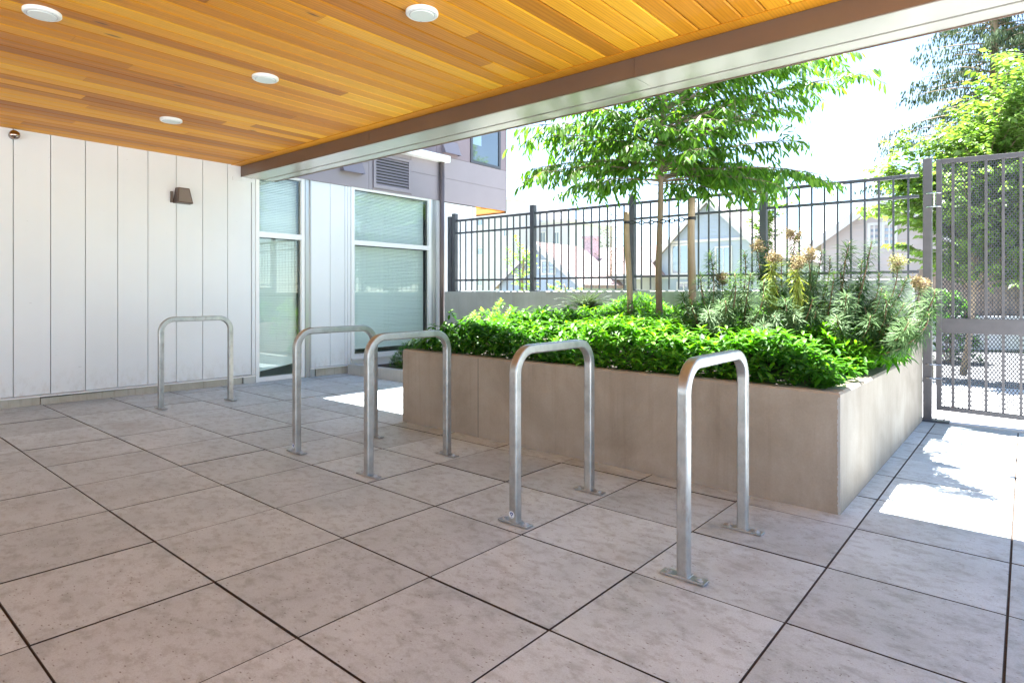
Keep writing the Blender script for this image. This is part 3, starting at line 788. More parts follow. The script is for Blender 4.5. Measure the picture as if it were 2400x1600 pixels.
def exmesh(x0, x1, z0, z1):
    m = MB(); px, pz = .028, .044; y = FY + .0145
    for sgn in (1, -1):
        n = int((x1 - x0 + (z1 - z0) * px / pz) / px) + 2
        for k in range(n):
            # line x = c + sgn*(z-z0)*px/pz
            c = (x0 - (z1 - z0) * px / pz + k * px) if sgn > 0 else (x0 + k * px)
            sl = sgn * px / pz
            za, zb = z0, z1
            t0 = (x0 - c) / sl + z0; t1 = (x1 - c) / sl + z0
            lo, hi = max(z0, min(t0, t1)), min(z1, max(t0, t1))
            if hi - lo < .01: continue
            m.bar((c + sl * (lo - z0), y, lo), (c + sl * (hi - z0), y, hi), 0.0068, .0035, up=Vector((0, 1, 0)))
    return m
exmesh(gx0 + s_ - .004, gx1 - s_ + .004, gz0 + .04, .80).build('mesh_panel', M['fence'], G)
exmesh(gx0 + s_ - .004, gx1 - s_ + .004, .94, gz1 - .045).build('mesh_panel', M['fence'], G)
for zc in (2.09, .42):
    h = MB(); h.tube([(-.688, FY - .035, zc - .07), (-.688, FY - .035, zc + .07)], .0135, 14)
    ho = h.build('hinge', M['steel'], G, smooth=False)
    for dz in (-.066, .066):
        h = MB(); h.tube([(-.75, FY - .040, zc + dz), (-.72, FY - .052, zc + dz), (-.688, FY - .050, zc + dz), (-.655, FY - .048, zc + dz), (-.632, FY - .030, zc + dz)], .0055, 6); h.build('hinge_strap', M['steel'], ho)
p2 = empty('gate_post', (.512, FY, -.08), 'latch-side charcoal post of the mesh gate, beyond the right edge of the photo', 'gate post')
b = MB(); b.box(.475, .55, FY - .037, FY + .037, zf(.5, FY), 2.47); b.build('post', M['gate'], p2, bevel=.004)
b = MB(); b.box(.42, .60, FY - .06, FY + .06, zf(.5, FY) + .003, zf(.5, FY) + .014); b.build('foot_plate', M['fence'], p2)
th = MB(); th.slab(-.86, 3.0, 7.19, 7.352, -.2, -.055, .005); th.build('door_threshold', M['walk'], kind='structure')

# ================================================================ PLANTS
def rosettes(pts, nl, L, W, tilt=(.1, .5), rad=.0):
    """pts (n,3) tops of stems -> leaves radiating"""
    n = len(pts); P_ = np.repeat(pts, nl, axis=0)
    ang = np.tile(np.arange(nl) * 2.39996, n) + np.repeat(rng.uniform(0, 6.28, n), nl)
    lay = np.tile(np.arange(nl) / nl, n)
    el = tilt[0] + (tilt[1] - tilt[0]) * lay + rng.normal(0, .16, n * nl)
    tl = rng.normal(0, .22, (n, 2)); 
    d = np.stack([np.cos(ang) * np.cos(el), np.sin(ang) * np.cos(el), np.sin(el)], 1)
    d[:, :2] += np.repeat(tl, nl, axis=0)
    P_ = P_.copy(); P_[:, 2] += (lay - 1) * rad
    ll = L * rng.uniform(.7, 1.15, n * nl) * (1 - .35 * lay)
    return P_, d, ll, lay
UPV = np.array([0, 0, 1.0])
def rosette_mesh(name, mat, pts, nl, L, W, tilt, rad, droop=.35, vlo=.15, vhi=.85, parent=None, **kw):
    P_, d, ll, lay = rosettes(np.asarray(pts, float), nl, L, W, tilt, rad)
    base = np.repeat(rng.uniform(-.18, .18, len(pts)), nl)
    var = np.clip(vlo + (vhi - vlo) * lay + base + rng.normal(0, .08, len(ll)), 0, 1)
    V = leaves(P_, d, np.tile(UPV, (len(P_), 1)), ll, ll * W, droop)
    return leafmesh(name, mat, V, LF, var, parent, **kw)

# ground cover in the planter
gp_ = []
sp = .076
yy = PY0 + T * .6
while yy < 7.12:
    xx = PX0 + T * .6
    while xx < PX1 - T * .5:
        x = xx + random.uniform(-.028, .028); y = yy + random.uniform(-.028, .028)
        if (x - (-2.78)) ** 2 + (y - 5.6) ** 2 > .003 and not (y > 6.2 and x < -3.2 and random.random() < .6):
            gp_.append((x, y))
        xx += sp
    yy += sp
gp_ = np.array(gp_)
bumpf = lambda x, y: .03 * np.sin(x * 5.1 + 1.3 * np.sin(y * 3.3)) + .025 * np.sin(y * 7.3 + x * 2.1)
e_ = np.minimum.reduce([gp_[:, 0] - PX0, PX1 - gp_[:, 0], gp_[:, 1] - PY0])
hh = .125 + .07 * np.clip((-3.2 - gp_[:, 0]) / 1.0, 0, 1) + .12 * np.clip(e_ / .35, 0, 1) + bumpf(gp_[:, 0], gp_[:, 1]) + rng.normal(0, .026, len(gp_)) + (rng.random(len(gp_)) < .05) * rng.uniform(.03, .09, len(gp_))
gz = zsoil(gp_[:, 0], gp_[:, 1]) + np.maximum(hh, .07)
top = np.column_stack([gp_, gz])
P1, d1, l1, a1 = rosettes(top, 9, .098, .42, (-.30, .90), .030)
low = top[rng.random(len(top)) < .75].copy(); low[:, 2] -= rng.uniform(.05, .10, len(low)); low[:, :2] += rng.normal(0, .02, (len(low), 2))
P2_, d2, l2, a2 = rosettes(low, 7, .082, .42, (-.3, .4), .02)
edge = e_ < .22
ov = top[edge & (rng.random(len(top)) < .8)].copy(); ov[:, 2] -= rng.uniform(.04, .12, len(ov)); 
P3, d3, l3, a3 = rosettes(ov, 8, .084, .42, (-.5, .5), .03)
dd = np.where((ov[:, 1] - PY0) < .2, 1.0, 0.0)
PP = np.concatenate([P1, P2_, P3]); DD = np.concatenate([d1, d2, d3]); LL = np.concatenate([l1, l2, l3]); AA = np.concatenate([a1, a2 * .4, a3 * .5])
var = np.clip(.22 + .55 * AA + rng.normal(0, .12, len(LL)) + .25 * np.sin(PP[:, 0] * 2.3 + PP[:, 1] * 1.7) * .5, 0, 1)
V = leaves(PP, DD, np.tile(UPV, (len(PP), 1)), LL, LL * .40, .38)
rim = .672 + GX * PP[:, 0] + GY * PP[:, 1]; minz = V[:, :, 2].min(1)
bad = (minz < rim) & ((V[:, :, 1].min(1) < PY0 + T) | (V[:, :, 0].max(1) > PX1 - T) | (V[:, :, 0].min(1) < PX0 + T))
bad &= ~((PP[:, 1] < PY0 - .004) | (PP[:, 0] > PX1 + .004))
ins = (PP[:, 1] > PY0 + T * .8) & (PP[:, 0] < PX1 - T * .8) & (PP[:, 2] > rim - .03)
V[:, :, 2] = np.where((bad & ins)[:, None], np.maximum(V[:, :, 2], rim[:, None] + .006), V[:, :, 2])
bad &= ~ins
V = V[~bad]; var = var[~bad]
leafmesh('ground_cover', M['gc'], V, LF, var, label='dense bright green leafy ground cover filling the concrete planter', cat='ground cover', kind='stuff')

# leafy shrub clumps
def shrub(name, cx, cy, rx, ry, h, n, lab, mat, L=.08, W=.30, nl=12, grp=None, tilt=(-.1, 1.1), zb=None, cat='shrub', vlo=.1, vhi=.9):
    z0 = float(zsoil(np.array([cx]), np.array([cy]))[0]) if zb is None else zb
    o = empty(name, (cx, cy, z0), lab, cat, grp)
    u = rng.normal(0, 1, (n, 3)); u[:, 2] = np.abs(u[:, 2]); u = nrm(u) * (rng.uniform(.55, 1, (n, 1)) ** .5)
    pts = np.column_stack([cx + u[:, 0] * rx, cy + u[:, 1] * ry, z0 + .04 + u[:, 2] * h])
    st = MB()
    for p in pts[::3]:
        b_ = Vector((cx + (p[0] - cx) * .25, cy + (p[1] - cy) * .25, z0 - .02)); p = Vector(p)
        m = (b_ + p) / 2 + Vector((0, 0, .02)); st.tube([b_, m, p], [.004, .003, .002], 4, cap=False)
    st.build('stems', M['stem'], o)
    rosette_mesh('foliage', mat, pts, nl, L, W, tilt, .045, .3, vlo, vhi, parent=o)
    return o
shrub('leafy_shrub', -3.25, 6.05, .55, .42, .40, 240, 'rounded bright green shrub behind the left stake, against the grey wall', M['gc'], .085, .26, 13, zb=.74)
shrub('leafy_shrub', -2.35, 5.55, .40, .35, .30, 150, 'light green bushy shrub at the foot of the right stake, left of the spurge', M['gc'], .085, .26, 13, zb=.78, vlo=.4, vhi=1.0)
shrub('leafy_shrub', -1.22, 4.95, .42, .50, .26, 190, 'glossy green shrub spilling over the planter edge toward the gate', M['gc'], .095, .27, 12, zb=.70)
shrub('leafy_shrub', -1.55, 4.55, .35, .25, .19, 110, 'darker green shrub in front of the spurge stems', M['gc2'], .09, .30, 11, zb=.72, vlo=.2)
shrub('yellow_green_shrub', -5.15, 5.95, .34, .25, .72, 90, 'tall yellow-green shoots standing against the left end of the grey retaining wall', M['yel'], .085, .34, 12, zb=.35)
shrub('yellow_green_shrub', -5.65, 6.05, .22, .2, .62, 44, 'smaller yellow-green shoots rising beside the brown downpipe', M['yel'], .085, .34, 11, zb=.35)
shrub('evergreen_shrub', -6.70, 5.86, .42, .34, .38, 170, 'dark green shrub in the low kerbed bed under the big window', M['gc2'], .085, .22, 16, zb=.10)
shrub('evergreen_shrub', -5.95, 5.95, .45, .36, .42, 170, 'mid green shrub in the low bed, partly hidden by the planter', M['gc2'], .085, .22, 16, zb=.10)

shrub('trailing_shrub', -.93, 5.25, .26, .62, .22, 210, 'long-leaved bright green shrub hanging over the right rim of the planter', M['gc'], .10, .25, 11, zb=.70, vlo=.3, vhi=1.0, tilt=(-.5, .8))
# fern
fo = empty('fern', (-4.12, 6.35, .93), 'feathery olive fern in front of the grey retaining wall', 'fern')
FV = []; FVv = []; fst = MB()
for k in range(62):
    a = random.uniform(0, 6.283); ln = random.uniform(.32, .48); el0 = random.uniform(.75, 1.35)
    p = Vector((-4.12, 6.35, .93)); pts = [p.copy()]
    d = Vector((math.cos(a) * math.cos(el0), math.sin(a) * math.cos(el0), math.sin(el0)))
    n = 24
    for i in range(n):
        d = (d + Vector((math.cos(a) * .015, math.sin(a) * .015, -.052))).normalized(); p = p + d * (ln / n); pts.append(p.copy())
    fst.tube(pts[::4], .0018, 4, cap=False)
    for i in range(3, n + 1):
        t = i / n; w = .062 * math.sin(min(1, t * 1.5) * 1.9) * (1.08 - t) + .006
        tg = (pts[i] - pts[i - 1]).normalized(); s_ = tg.cross(Vector((0, 0, 1))).normalized()
        for sg_ in (1, -1):
            FV.append((pts[i], s_ * sg_ + tg * .45, w)); FVv.append(random.uniform(.1, .6) + .3 * t)
fst.build('frond_stems', M['fern'], fo)
V = leaves4([f[0] for f in FV], [f[1] for f in FV], np.tile(UPV, (len(FV), 1)), [f[2] for f in FV], [.013] * len(FV), .15)
leafmesh('fronds', M['fern'], V, LF4, np.clip(FVv, 0, 1), fo)

# spurge: stems with whorled narrow leaves and dry flower heads
def curve(b_, t_, n=18, sag=.0, side=None):
    b_ = Vector(b_); t_ = Vector(t_); L_ = (t_ - b_).length
    c = b_ + (t_ - b_) * .55 + Vector((random.uniform(-.09, .09), random.uniform(-.09, .09), 0)) * L_ * 1.3 + Vector(((t_.x - b_.x) * .35, (t_.y - b_.y) * .35, -sag * L_ - abs(t_.x - b_.x) * .18))
    return [(b_ * (1 - s) ** 2 + c * 2 * s * (1 - s) + t_ * s * s) for s in [i / n for i in range(n + 1)]]
def spurge(name, base, lab, stems, spread=.16):
    o = empty(name, base, lab, 'spurge', 'spurge shrubs in the planter')
    for tip, kind in extra(stems, 11):
        tip = Vector(tip)
        b_ = Vector(base) + Vector((random.uniform(-spread, spread), random.uniform(-spread, spread), -.03)) + Vector(((tip.x - base[0]) * .35, (tip.y - base[1]) * .35, 0))
        pts = curve(b_, tip, 20); st = MB(); st.tube(pts, [.0065 - .003 * i / 20 for i in range(21)], 6)
        so_ = st.build('stem', M['stem'], o, smooth=True)
        L_ = (tip - b_).length
        arr = np.array([tuple(p) for p in pts])
        nle = int(270 * L_ / .6)
        t0 = .22 if kind != 'f' else .35
        t = np.sort(rng.uniform(t0, 1, nle)) ** .92
        idx = t * 20; i0 = np.clip(idx.astype(int), 0, 19); fr_ = (idx - i0)[:, None]
        P_ = arr[i0] * (1 - fr_) + arr[i0 + 1] * fr_; tg = nrm(arr[i0 + 1] - arr[i0])
        ang = np.arange(nle) * 2.39996
        a_ = nrm(np.cross(tg, np.array([.3, .9, .1]))); b2 = np.cross(tg, a_)
        rad_ = a_ * np.cos(ang)[:, None] + b2 * np.sin(ang)[:, None]
        hang = -.75 if kind == 'd' else (-.35 if kind == 'f' else 0)
        lift = np.clip((t - .5) * 1.6, -.3, .9)[:, None]
        d = nrm(rad_ * (1.0 if kind != 'd' else .35) + tg * lift + np.array([0, 0, hang * 1.0]) * (1 if kind != 'l' else 0) + rng.normal(0, .16, (nle, 3)) + np.array([0, 0, -.10]))
        ll = .092 * rng.uniform(.7, 1.15, nle) * np.where(t > .93, .7, 1) * (1.15 if kind == 'd' else 1)
        V = leaves(P_, d, tg if kind != 'd' else np.tile(UPV, (nle, 1)) + rad_, ll, ll * .085 + .0014, rng.uniform(.1, .75, nle) if kind != 'd' else .1, .15)
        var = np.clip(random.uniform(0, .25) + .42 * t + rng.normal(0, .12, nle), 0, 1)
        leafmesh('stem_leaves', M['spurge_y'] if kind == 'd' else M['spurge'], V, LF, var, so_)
        if kind in ('f', 'd', 'g'):
            n = 420; r_ = random.uniform(.048, .066)
            lob = nrm(rng.normal(0, 1, (11, 3))) * r_ * rng.uniform(.35, .85, (11, 1))
            u = lob[rng.integers(0, 11, n)] + rng.normal(0, r_ * .24, (n, 3)); u[:, 2] *= 1.1
            c0 = np.array(tuple(tip)) + np.array([0, 0, r_ * .55])
            P_ = c0 + u; d = nrm(u + rng.normal(0, .02, u.shape))
            V = leaves4(P_, d + rng.normal(0, .5, d.shape), nrm(rng.normal(0, 1, d.shape)), rng.uniform(.010, .019, n), rng.uniform(.009, .015, n), .2)
            lo = .45 if kind == 'g' else 0.0
            fh = leafmesh('flower_head', M['flower'], V, LF4, np.clip(rng.uniform(lo, lo + .65, n), 0, 1), o)
            fs_ = MB()
            for q in range(0, n, 14): fs_.tube([tip, (tip + Vector(P_[q])) / 2, Vector(P_[q])], .0012, 3, cap=False)
            fs_.build('flower_stalks', M['stem'], fh)
    return o
def extra(tips, n, lo=.42, hi=.86):
    b = []
    for k in range(n):
        t1 = Vector(random.choice(tips)[0]); t2 = Vector(random.choice(tips)[0]); m = t1.lerp(t2, random.random())
        b.append(((m.x + random.uniform(-.08, .08), m.y + random.uniform(-.15, .15), .72 + (m.z - .72) * random.uniform(lo, hi)), 'l'))
    return tips + b
def A(px, py, Y): return tuple(at(px, py, Y))
spurge('spurge_shrub', A(1690, 805, 4.75), 'bushy blue-green spurge at the left, with a curled dry flower head', [
    (A(1664, 592, 5.0), 'l'), (A(1643, 640, 4.7), 'l'), (A(1722, 640, 4.6), 'l'), (A(1745, 590, 5.1), 'l'), (A(1692, 660, 5.0), 'f'),
    (A(1600, 690, 4.9), 'l'), (A(1625, 720, 4.6), 'l'), (A(1700, 705, 4.5), 'l'), (A(1578, 740, 4.8), 'l'), (A(1760, 640, 4.8), 'l'), (A(1790, 690, 4.6), 'l'), (A(1660, 730, 4.45), 'l')])
spurge('spurge_shrub', A(1850, 800, 4.95), 'tallest spurge in the middle, carrying several tan dry flower heads and yellowing leaves', [
    (A(1775, 585, 5.1), 'f'), (A(1750, 700, 4.9), 'l'), (A(1770, 740, 4.7), 'l'), (A(1815, 740, 4.55), 'l'), (A(1860, 735, 4.6), 'l'), (A(1900, 650, 5.1), 'l'), (A(1820, 670, 5.1), 'l'), (A(1845, 640, 5.4), 'l'), (A(1862, 560, 5.0), 'f'), (A(1812, 612, 4.8), 'd'), (A(1833, 600, 5.2), 'l'), (A(1895, 612, 4.9), 'f'), (A(1868, 625, 4.75), 'd'),
    (A(1925, 588, 5.2), 'l'), (A(1800, 570, 5.3), 'l'), (A(1955, 640, 5.0), 'l'), (A(1790, 660, 4.7), 'l'), (A(1905, 700, 4.7), 'l'), (A(1840, 700, 4.6), 'l'), (A(1945, 605, 5.3), 'l'), (A(1880, 660, 5.3), 'l'), (A(1930, 690, 5.2), 'l')])
spurge('spurge_shrub', A(1960, 810, 5.05), 'spurge leaning out to the right past the gate post, with pale flower heads', [
    (A(1992, 566, 5.1), 'l'), (A(2020, 610, 5.3), 'l'), (A(1970, 640, 5.0), 'l'), (A(2090, 740, 5.0), 'l'), (A(2000, 720, 5.1), 'l'), (A(2050, 700, 5.3), 'l'), (A(1960, 740, 4.7), 'l'), (A(2043, 566, 5.0), 'l'), (A(2104, 628, 5.1), 'g'), (A(2158, 672, 4.95), 'f'), (A(2192, 680, 4.8), 'l'), (A(2178, 735, 4.75), 'l'),
    (A(2075, 690, 4.9), 'l'), (A(2120, 710, 5.2), 'l'), (A(2010, 660, 5.3), 'l'), (A(2060, 640, 5.4), 'l'), (A(2130, 755, 4.7), 'l'), (A(2040, 740, 4.8), 'l'), (A(1985, 690, 4.8), 'l'), (A(2125, 650, 5.5), 'l')])

# stakes and young tree
def stake(x, y, z1, lean, lab, r_=.031):
    zb = .62; o = empty('tree_stake', (x, y, zb), lab, 'stake', 'wooden stakes supporting the young tree')
    b = MB(); pts = []; rr = []
    for k in range(15):
        t = k / 14; pts.append((x + lean * t + .006 * math.sin(t * 9 + x), y + .005 * math.sin(t * 7), zb - .1 + (z1 - zb + .1) * t)); rr.append(r_ * (1.05 - .15 * t) * random.uniform(.97, 1.03))
    b.tube(pts, rr, 12); b.build('pole', M['stake'], o, smooth=True)
    b = MB(); zc = 1.895; xt = x + lean * (zc - zb) / (z1 - zb)
    b.disc((xt, y), r_ * 1.06, zc - .014, zc + .014, 16); b.build('rubber_band', M['rubber'], o)
    return Vector((xt, y, zc))
sa = stake(-3.035, 5.5, 2.0, -.055, 'left wooden stake of the young tree, thinner and lower')
sb = stake(-2.445, 5.6, 2.09, .0, 'right wooden stake of the young tree, thicker and taller', .036)
tx, ty = -2.775, 5.6
tie = empty('chain_tie', tuple((sa + sb) / 2), 'black chain-link rubber tie strung between the two stakes and the trunk', 'tree tie')
def chain(a, b_, sag, nm):
    n = max(4, int((b_ - a).length / .046)); c = MB()
    for i in range(n):
        t = (i + .5) / n; p = a.lerp(b_, t) - Vector((0, 0, sag * math.sin(t * math.pi)))
        d = (b_ - a).normalized(); u = Vector((0, 0, 1)) if i % 2 == 0 else Vector((0, 1, 0)); u = (u - d * u.dot(d)).normalized()
        ring = [p + d * (.028 * math.cos(q * math.pi / 5)) + u * (.018 * math.sin(q * math.pi / 5)) for q in range(11)]
        c.tube(ring, .006, 5, cap=False)
    c.build(nm, M['rubber'], tie)
tp = Vector((tx, ty - .03, 1.885))
chain(sa + Vector((.03, 0, 0)), tp, .006, 'chain'); chain(tp + Vector((.02, 0, 0)), sb - Vector((.03, 0, 0)), .004, 'chain')

def grow(rngseed, trunk, tips, mat, leafL, leafW, name, lab, cat, twigs=9, droop=1.0, trunkr=(.03, .02), leafn=9, subn=7, grp=None, bark=None, hang=.75, leader=None, tw=(.22, .42), leaffn=None, vbase=.35):
    rs = np.random.default_rng(rngseed)
    o = empty(name, tuple(trunk[0]), lab, cat, grp)
    tb_ = MB(); n = len(trunk); 
    tb_.tube(trunk, [trunkr[0] + (trunkr[1] - trunkr[0]) * i / (n - 1) for i in range(n)], 12)
    tb_.build('trunk', bark or M['bark'], o, smooth=True)
    br = MB(); LP, LD, LV = [], [], []
    for (origin, tip, dr) in tips:
        origin = Vector(origin); tip = Vector(tip); L_ = (tip - origin).length
        c = origin.lerp(tip, .5) + Vector((0, 0, dr * L_ * .35))
        bp_ = [origin * (1 - s) ** 2 + c * 2 * s * (1 - s) + tip * s * s for s in [i / 16 for i in range(17)]]
        r0 = max(.004, min(.016, .009 * L_)); br.tube(bp_, [r0 * (1 - .8 * i / 16) for i in range(17)], 5, cap=False)
        ntw = int(twigs * L_ / .8)
        lines = [bp_[8:]]
        for q in range(ntw):
            t = rs.uniform(.18, .98); i = int(t * 16); p = bp_[i]
            tg = (bp_[min(i + 1, 16)] - bp_[i - 1]).normalized()
            a = rs.uniform(0, 6.28); sd_ = Vector((math.cos(a), math.sin(a), rs.uniform(-.15, .35)))
            d = (tg * .75 + sd_ * .8).normalized(); ln = rs.uniform(*tw) * (1.15 - .5 * t) * min(1.3, L_)
            tws = [p]
            for k in range(7):
                d = (d + Vector((0, 0, -.10 * droop))).normalized(); tws.append(tws[-1] + d * (ln / 7))
            br.tube(tws[::2] + [tws[-1]], [.003, .0025, .002, .0015, .001], 3, cap=False); lines.append(tws)
        for ln_ in lines:
            tot = sum((ln_[i + 1] - ln_[i]).length for i in range(len(ln_) - 1)); m = max(3, int(tot * leafn / .3))
            for k in range(m):
                t = (k + rs.uniform(0, 1)) / m * (len(ln_) - 1); i = min(int(t), len(ln_) - 2); p = ln_[i].lerp(ln_[i + 1], t - i)
                tg = (ln_[i + 1] - ln_[i]).normalized(); s_ = tg.cross(Vector((0, 0, 1)))
                if s_.length < .01: s_ = Vector((1, 0, 0))
                s_.normalize(); sg_ = 1 if k % 2 else -1
                d = tg * rs.uniform(.25, .8) + s_ * sg_ * rs.uniform(.3, .9) + Vector((0, 0, -hang * rs.uniform(.3, 1.3)))
                LP.append(tuple(p)); LD.append(tuple(d)); LV.append(vbase + rs.normal(0, .2))
    br.build('branches', bark or M['bark'], o, smooth=True)
    n = len(LP); LP = np.array(LP); LD = np.array(LD)
    ll = leafL * rs.uniform(.7, 1.2, n)
    up = np.tile(UPV, (n, 1)) + rs.normal(0, .35, (n, 3))
    V = leaves(LP, LD, up, ll, ll * leafW, .18, .2) if leaffn is None else leaves4(LP, LD, up, ll, ll * leafW, .1)
    leafmesh('crown', mat, V, LF if leaffn is None else LF4, np.clip(LV, 0, 1), o)
    return o, n
trunk = [Vector((tx + .011 * math.sin(z * 3.6), ty + .01 * math.sin(z * 2.2 + 1), z)) for z in np.linspace(.62, 2.45, 14)] + [Vector((tx + .02, ty, 2.8)), Vector((tx + .05, ty, 3.2)), Vector((tx + .02, ty + .03, 3.75))]
rt = np.random.default_rng(5); tips = []
camr = Vector((cs, sn, 0)); camf = Vector((-sn, cs, 0))
def tipc(rx, z, fw): return Vector((tx, ty, 0)) + camr * rx + camf * fw + Vector((0, 0, z + (.12 if z < 2.2 else 0)))
spec = [(-1.36, 2.72, .1, 2.65, .35), (-1.42, 2.80, -.05, 2.75, .4), (-1.30, 2.42, .1, 2.55, .4), (-1.05, 2.6, .05, 2.6, .3), (-.75, 2.85, -.2, 2.8, .3), (-1.25, 2.30, -.2, 2.45, .45), (-.95, 2.22, .3, 2.42, .3), (-.85, 2.10, -.3, 2.40, .3), (-.55, 2.12, .2, 2.36, .3), (-1.0, 2.9, -.5, 2.8, .4),
        (1.95, 3.28, -.2, 2.9, .25), (1.52, 3.08, .2, 2.75, .35), (1.42, 2.66, -.1, 2.55, .35), (1.78, 2.28, .1, 2.45, .45), (1.48, 2.15, -.35, 2.42, .4), (1.15, 2.08, .3, 2.4, .35), (.65, 1.95, -.3, 2.38, .35), (.95, 2.05, -.5, 2.4, .35), (.4, 2.05, .3, 2.36, .3), (1.25, 2.35, .5, 2.5, .3),
        (.7, 2.7, -.8, 2.6, .3), (.2, 2.4, -.9, 2.5, .3), (-.4, 2.5, -.85, 2.5, .3), (-.7, 2.6, .7, 2.6, .3), (.3, 2.6, .9, 2.6, .3), (.9, 2.75, .8, 2.6, .3), (-.2, 2.8, -.6, 2.7, .3), (.5, 3.0, .5, 2.8, .3),
        (-1.15, 3.15, .2, 2.95, .3), (-.8, 3.3, -.6, 3.0, .3), (.8, 3.35, -.5, 3.0, .3), (1.4, 3.55, .1, 3.1, .3), (.3, 3.6, .6, 3.2, .2), (-.4, 3.7, .3, 3.2, .2), (.6, 3.9, -.1, 3.4, .2), (-.3, 3.95, -.3, 3.4, .2), (.1, 4.2, .1, 3.6, .1), (1.0, 3.2, .7, 2.9, .3), (-.9, 3.0, .8, 2.85, .3), (1.9, 3.75, -.6, 3.2, .2), (1.7, 3.9, .5, 3.3, .2), (2.0, 3.6, .1, 3.1, .2), (1.5, 4.0, -1.0, 3.3, .2), (1.2, 4.1, 1.0, 3.4, .2)]  # last high right-hand branches added out of view to dapple the paving
for rx, z, fw, zo, dr in spec:
    tips.append(((tx + .02, ty, zo - .12), tipc(rx, z, fw), dr * rt.uniform(.7, 1.5)))
    if rt.random() < .6: tips.append(((tx + .02, ty, zo - .05), tipc(rx * rt.uniform(.45, .7), z + rt.uniform(.12, .3), fw + rt.uniform(-.3, .3)), dr))
_, nleaf = grow(11, trunk, tips, M['treeleaf'], .105, .28, 'young_tree', 'slim young tree with drooping pointed green leaves, tied between two stakes', 'tree', twigs=12, leafn=11, trunkr=(.036, .022), vbase=.50)
print('tree leaves', nleaf)

# ================================================================ BEYOND THE FENCE
def leafball_tree(name, lab, base, h, crown_c, crown_r, ntip, mat, leafL, leafW, seed, twigs, leafn, tr=.06, grp='trees beyond the fence', tw=(.4, .8), hang=.4, zlo=.3, vbase=.5):
    rs = np.random.default_rng(seed); b_ = Vector(base); cc = Vector(crown_c)
    trunk = [b_.lerp(Vector((cc.x, cc.y, cc.z + crown_r[2] * .6)), t) + Vector((.03 * math.sin(9 * t), .03 * math.cos(7 * t), 0)) for t in np.linspace(0, 1, 9)]
    tips = []
    for k in range(ntip):
        u = rs.normal(0, 1, 3); u /= np.linalg.norm(u); r_ = rs.uniform(.65, 1.05)
        tip = cc + Vector((u[0] * crown_r[0] * r_, u[1] * crown_r[1] * r_, u[2] * crown_r[2] * r_))
        t = min(.95, max(zlo, (tip.z - b_.z) / (trunk[-1].z - b_.z) * rs.uniform(.55, .85))); i = t * 8; o_ = trunk[int(i)].lerp(trunk[min(8, int(i) + 1)], i - int(i))
        tips.append((o_, tip, .25))
    return grow(seed, trunk, tips, mat, leafL, leafW, name, lab, 'tree', twigs=twigs, leafn=leafn, trunkr=(tr, tr * .35), grp=grp, tw=tw, hang=hang, leaffn=1, vbase=vbase, droop=.5)
def Bd(px, py, d):  # point at camera depth d
    x = (px - 1200) / FPX * d; v = camr * x + camf * d
    return Vector((v.x, v.y, CAMH - (py - HY) / FPX * d))
c1 = Bd(2330, 400, 9.7)
t1 = leafball_tree('street_tree', 'bright green leafy street tree directly behind the mesh gate', Bd(2256, 880, 9.7), 5, c1, (1.75, 1.5, 1.75), 75, M['maple'], .115, .62, 21, 9, 10, tr=.05, tw=(.35, .6), hang=.5)
c2 = Bd(2600, 300, 12.5)
t2 = leafball_tree('street_tree', 'second bright green street tree cut off by the right edge of the photo', Bd(2600, 830, 12.5), 5, c2, (2.2, 2, 2.6), 50, M['maple'], .13, .62, 22, 9, 10, tr=.09, tw=(.4, .7), hang=.5)
print('maple leaves', t1[1], t2[1])
leafball_tree('small_tree', 'small green tree between the blue house and the beige gable', Bd(1800, 690, 22), 4, Bd(1800, 505, 22), (.75, .7, 1.0), 22, M['maple'], .16, .6, 24, 5, 7, tr=.07, tw=(.3, .5))
leafball_tree('small_tree', 'yellow-green tree in front of the low brown-roofed house', Bd(1232, 760, 15), 4, Bd(1222, 640, 15), (.55, .5, .95), 20, M['yel'], .11, .6, 25, 6, 7, tr=.05, tw=(.3, .5))
leafball_tree('small_tree', 'low pale green bushy tree behind the picket fence beside the blue gable', Bd(1330, 760, 15.5), 4, Bd(1320, 690, 15.5), (.8, .5, .45), 16, M['yel'], .11, .6, 27, 6, 7, tr=.04, tw=(.3, .5))
leafball_tree('garden_tree', 'dense green tree filling the view through the gate mesh', Bd(2330, 740, 17), 5, Bd(2330, 540, 17), (2.6, 1.5, 2.1), 40, M['maple'], .2, .62, 26, 5, 6, tr=.09, tw=(.5, .9), vbase=.6)
leafball_tree('garden_tree', 'green tree at the far left edge of the gate opening, beside the beige gable', Bd(2150, 720, 18), 5, Bd(2150, 560, 18), (.9, .9, 1.7), 30, M['maple'], .17, .62, 28, 6, 7, tr=.09, tw=(.4, .7), vbase=.4)

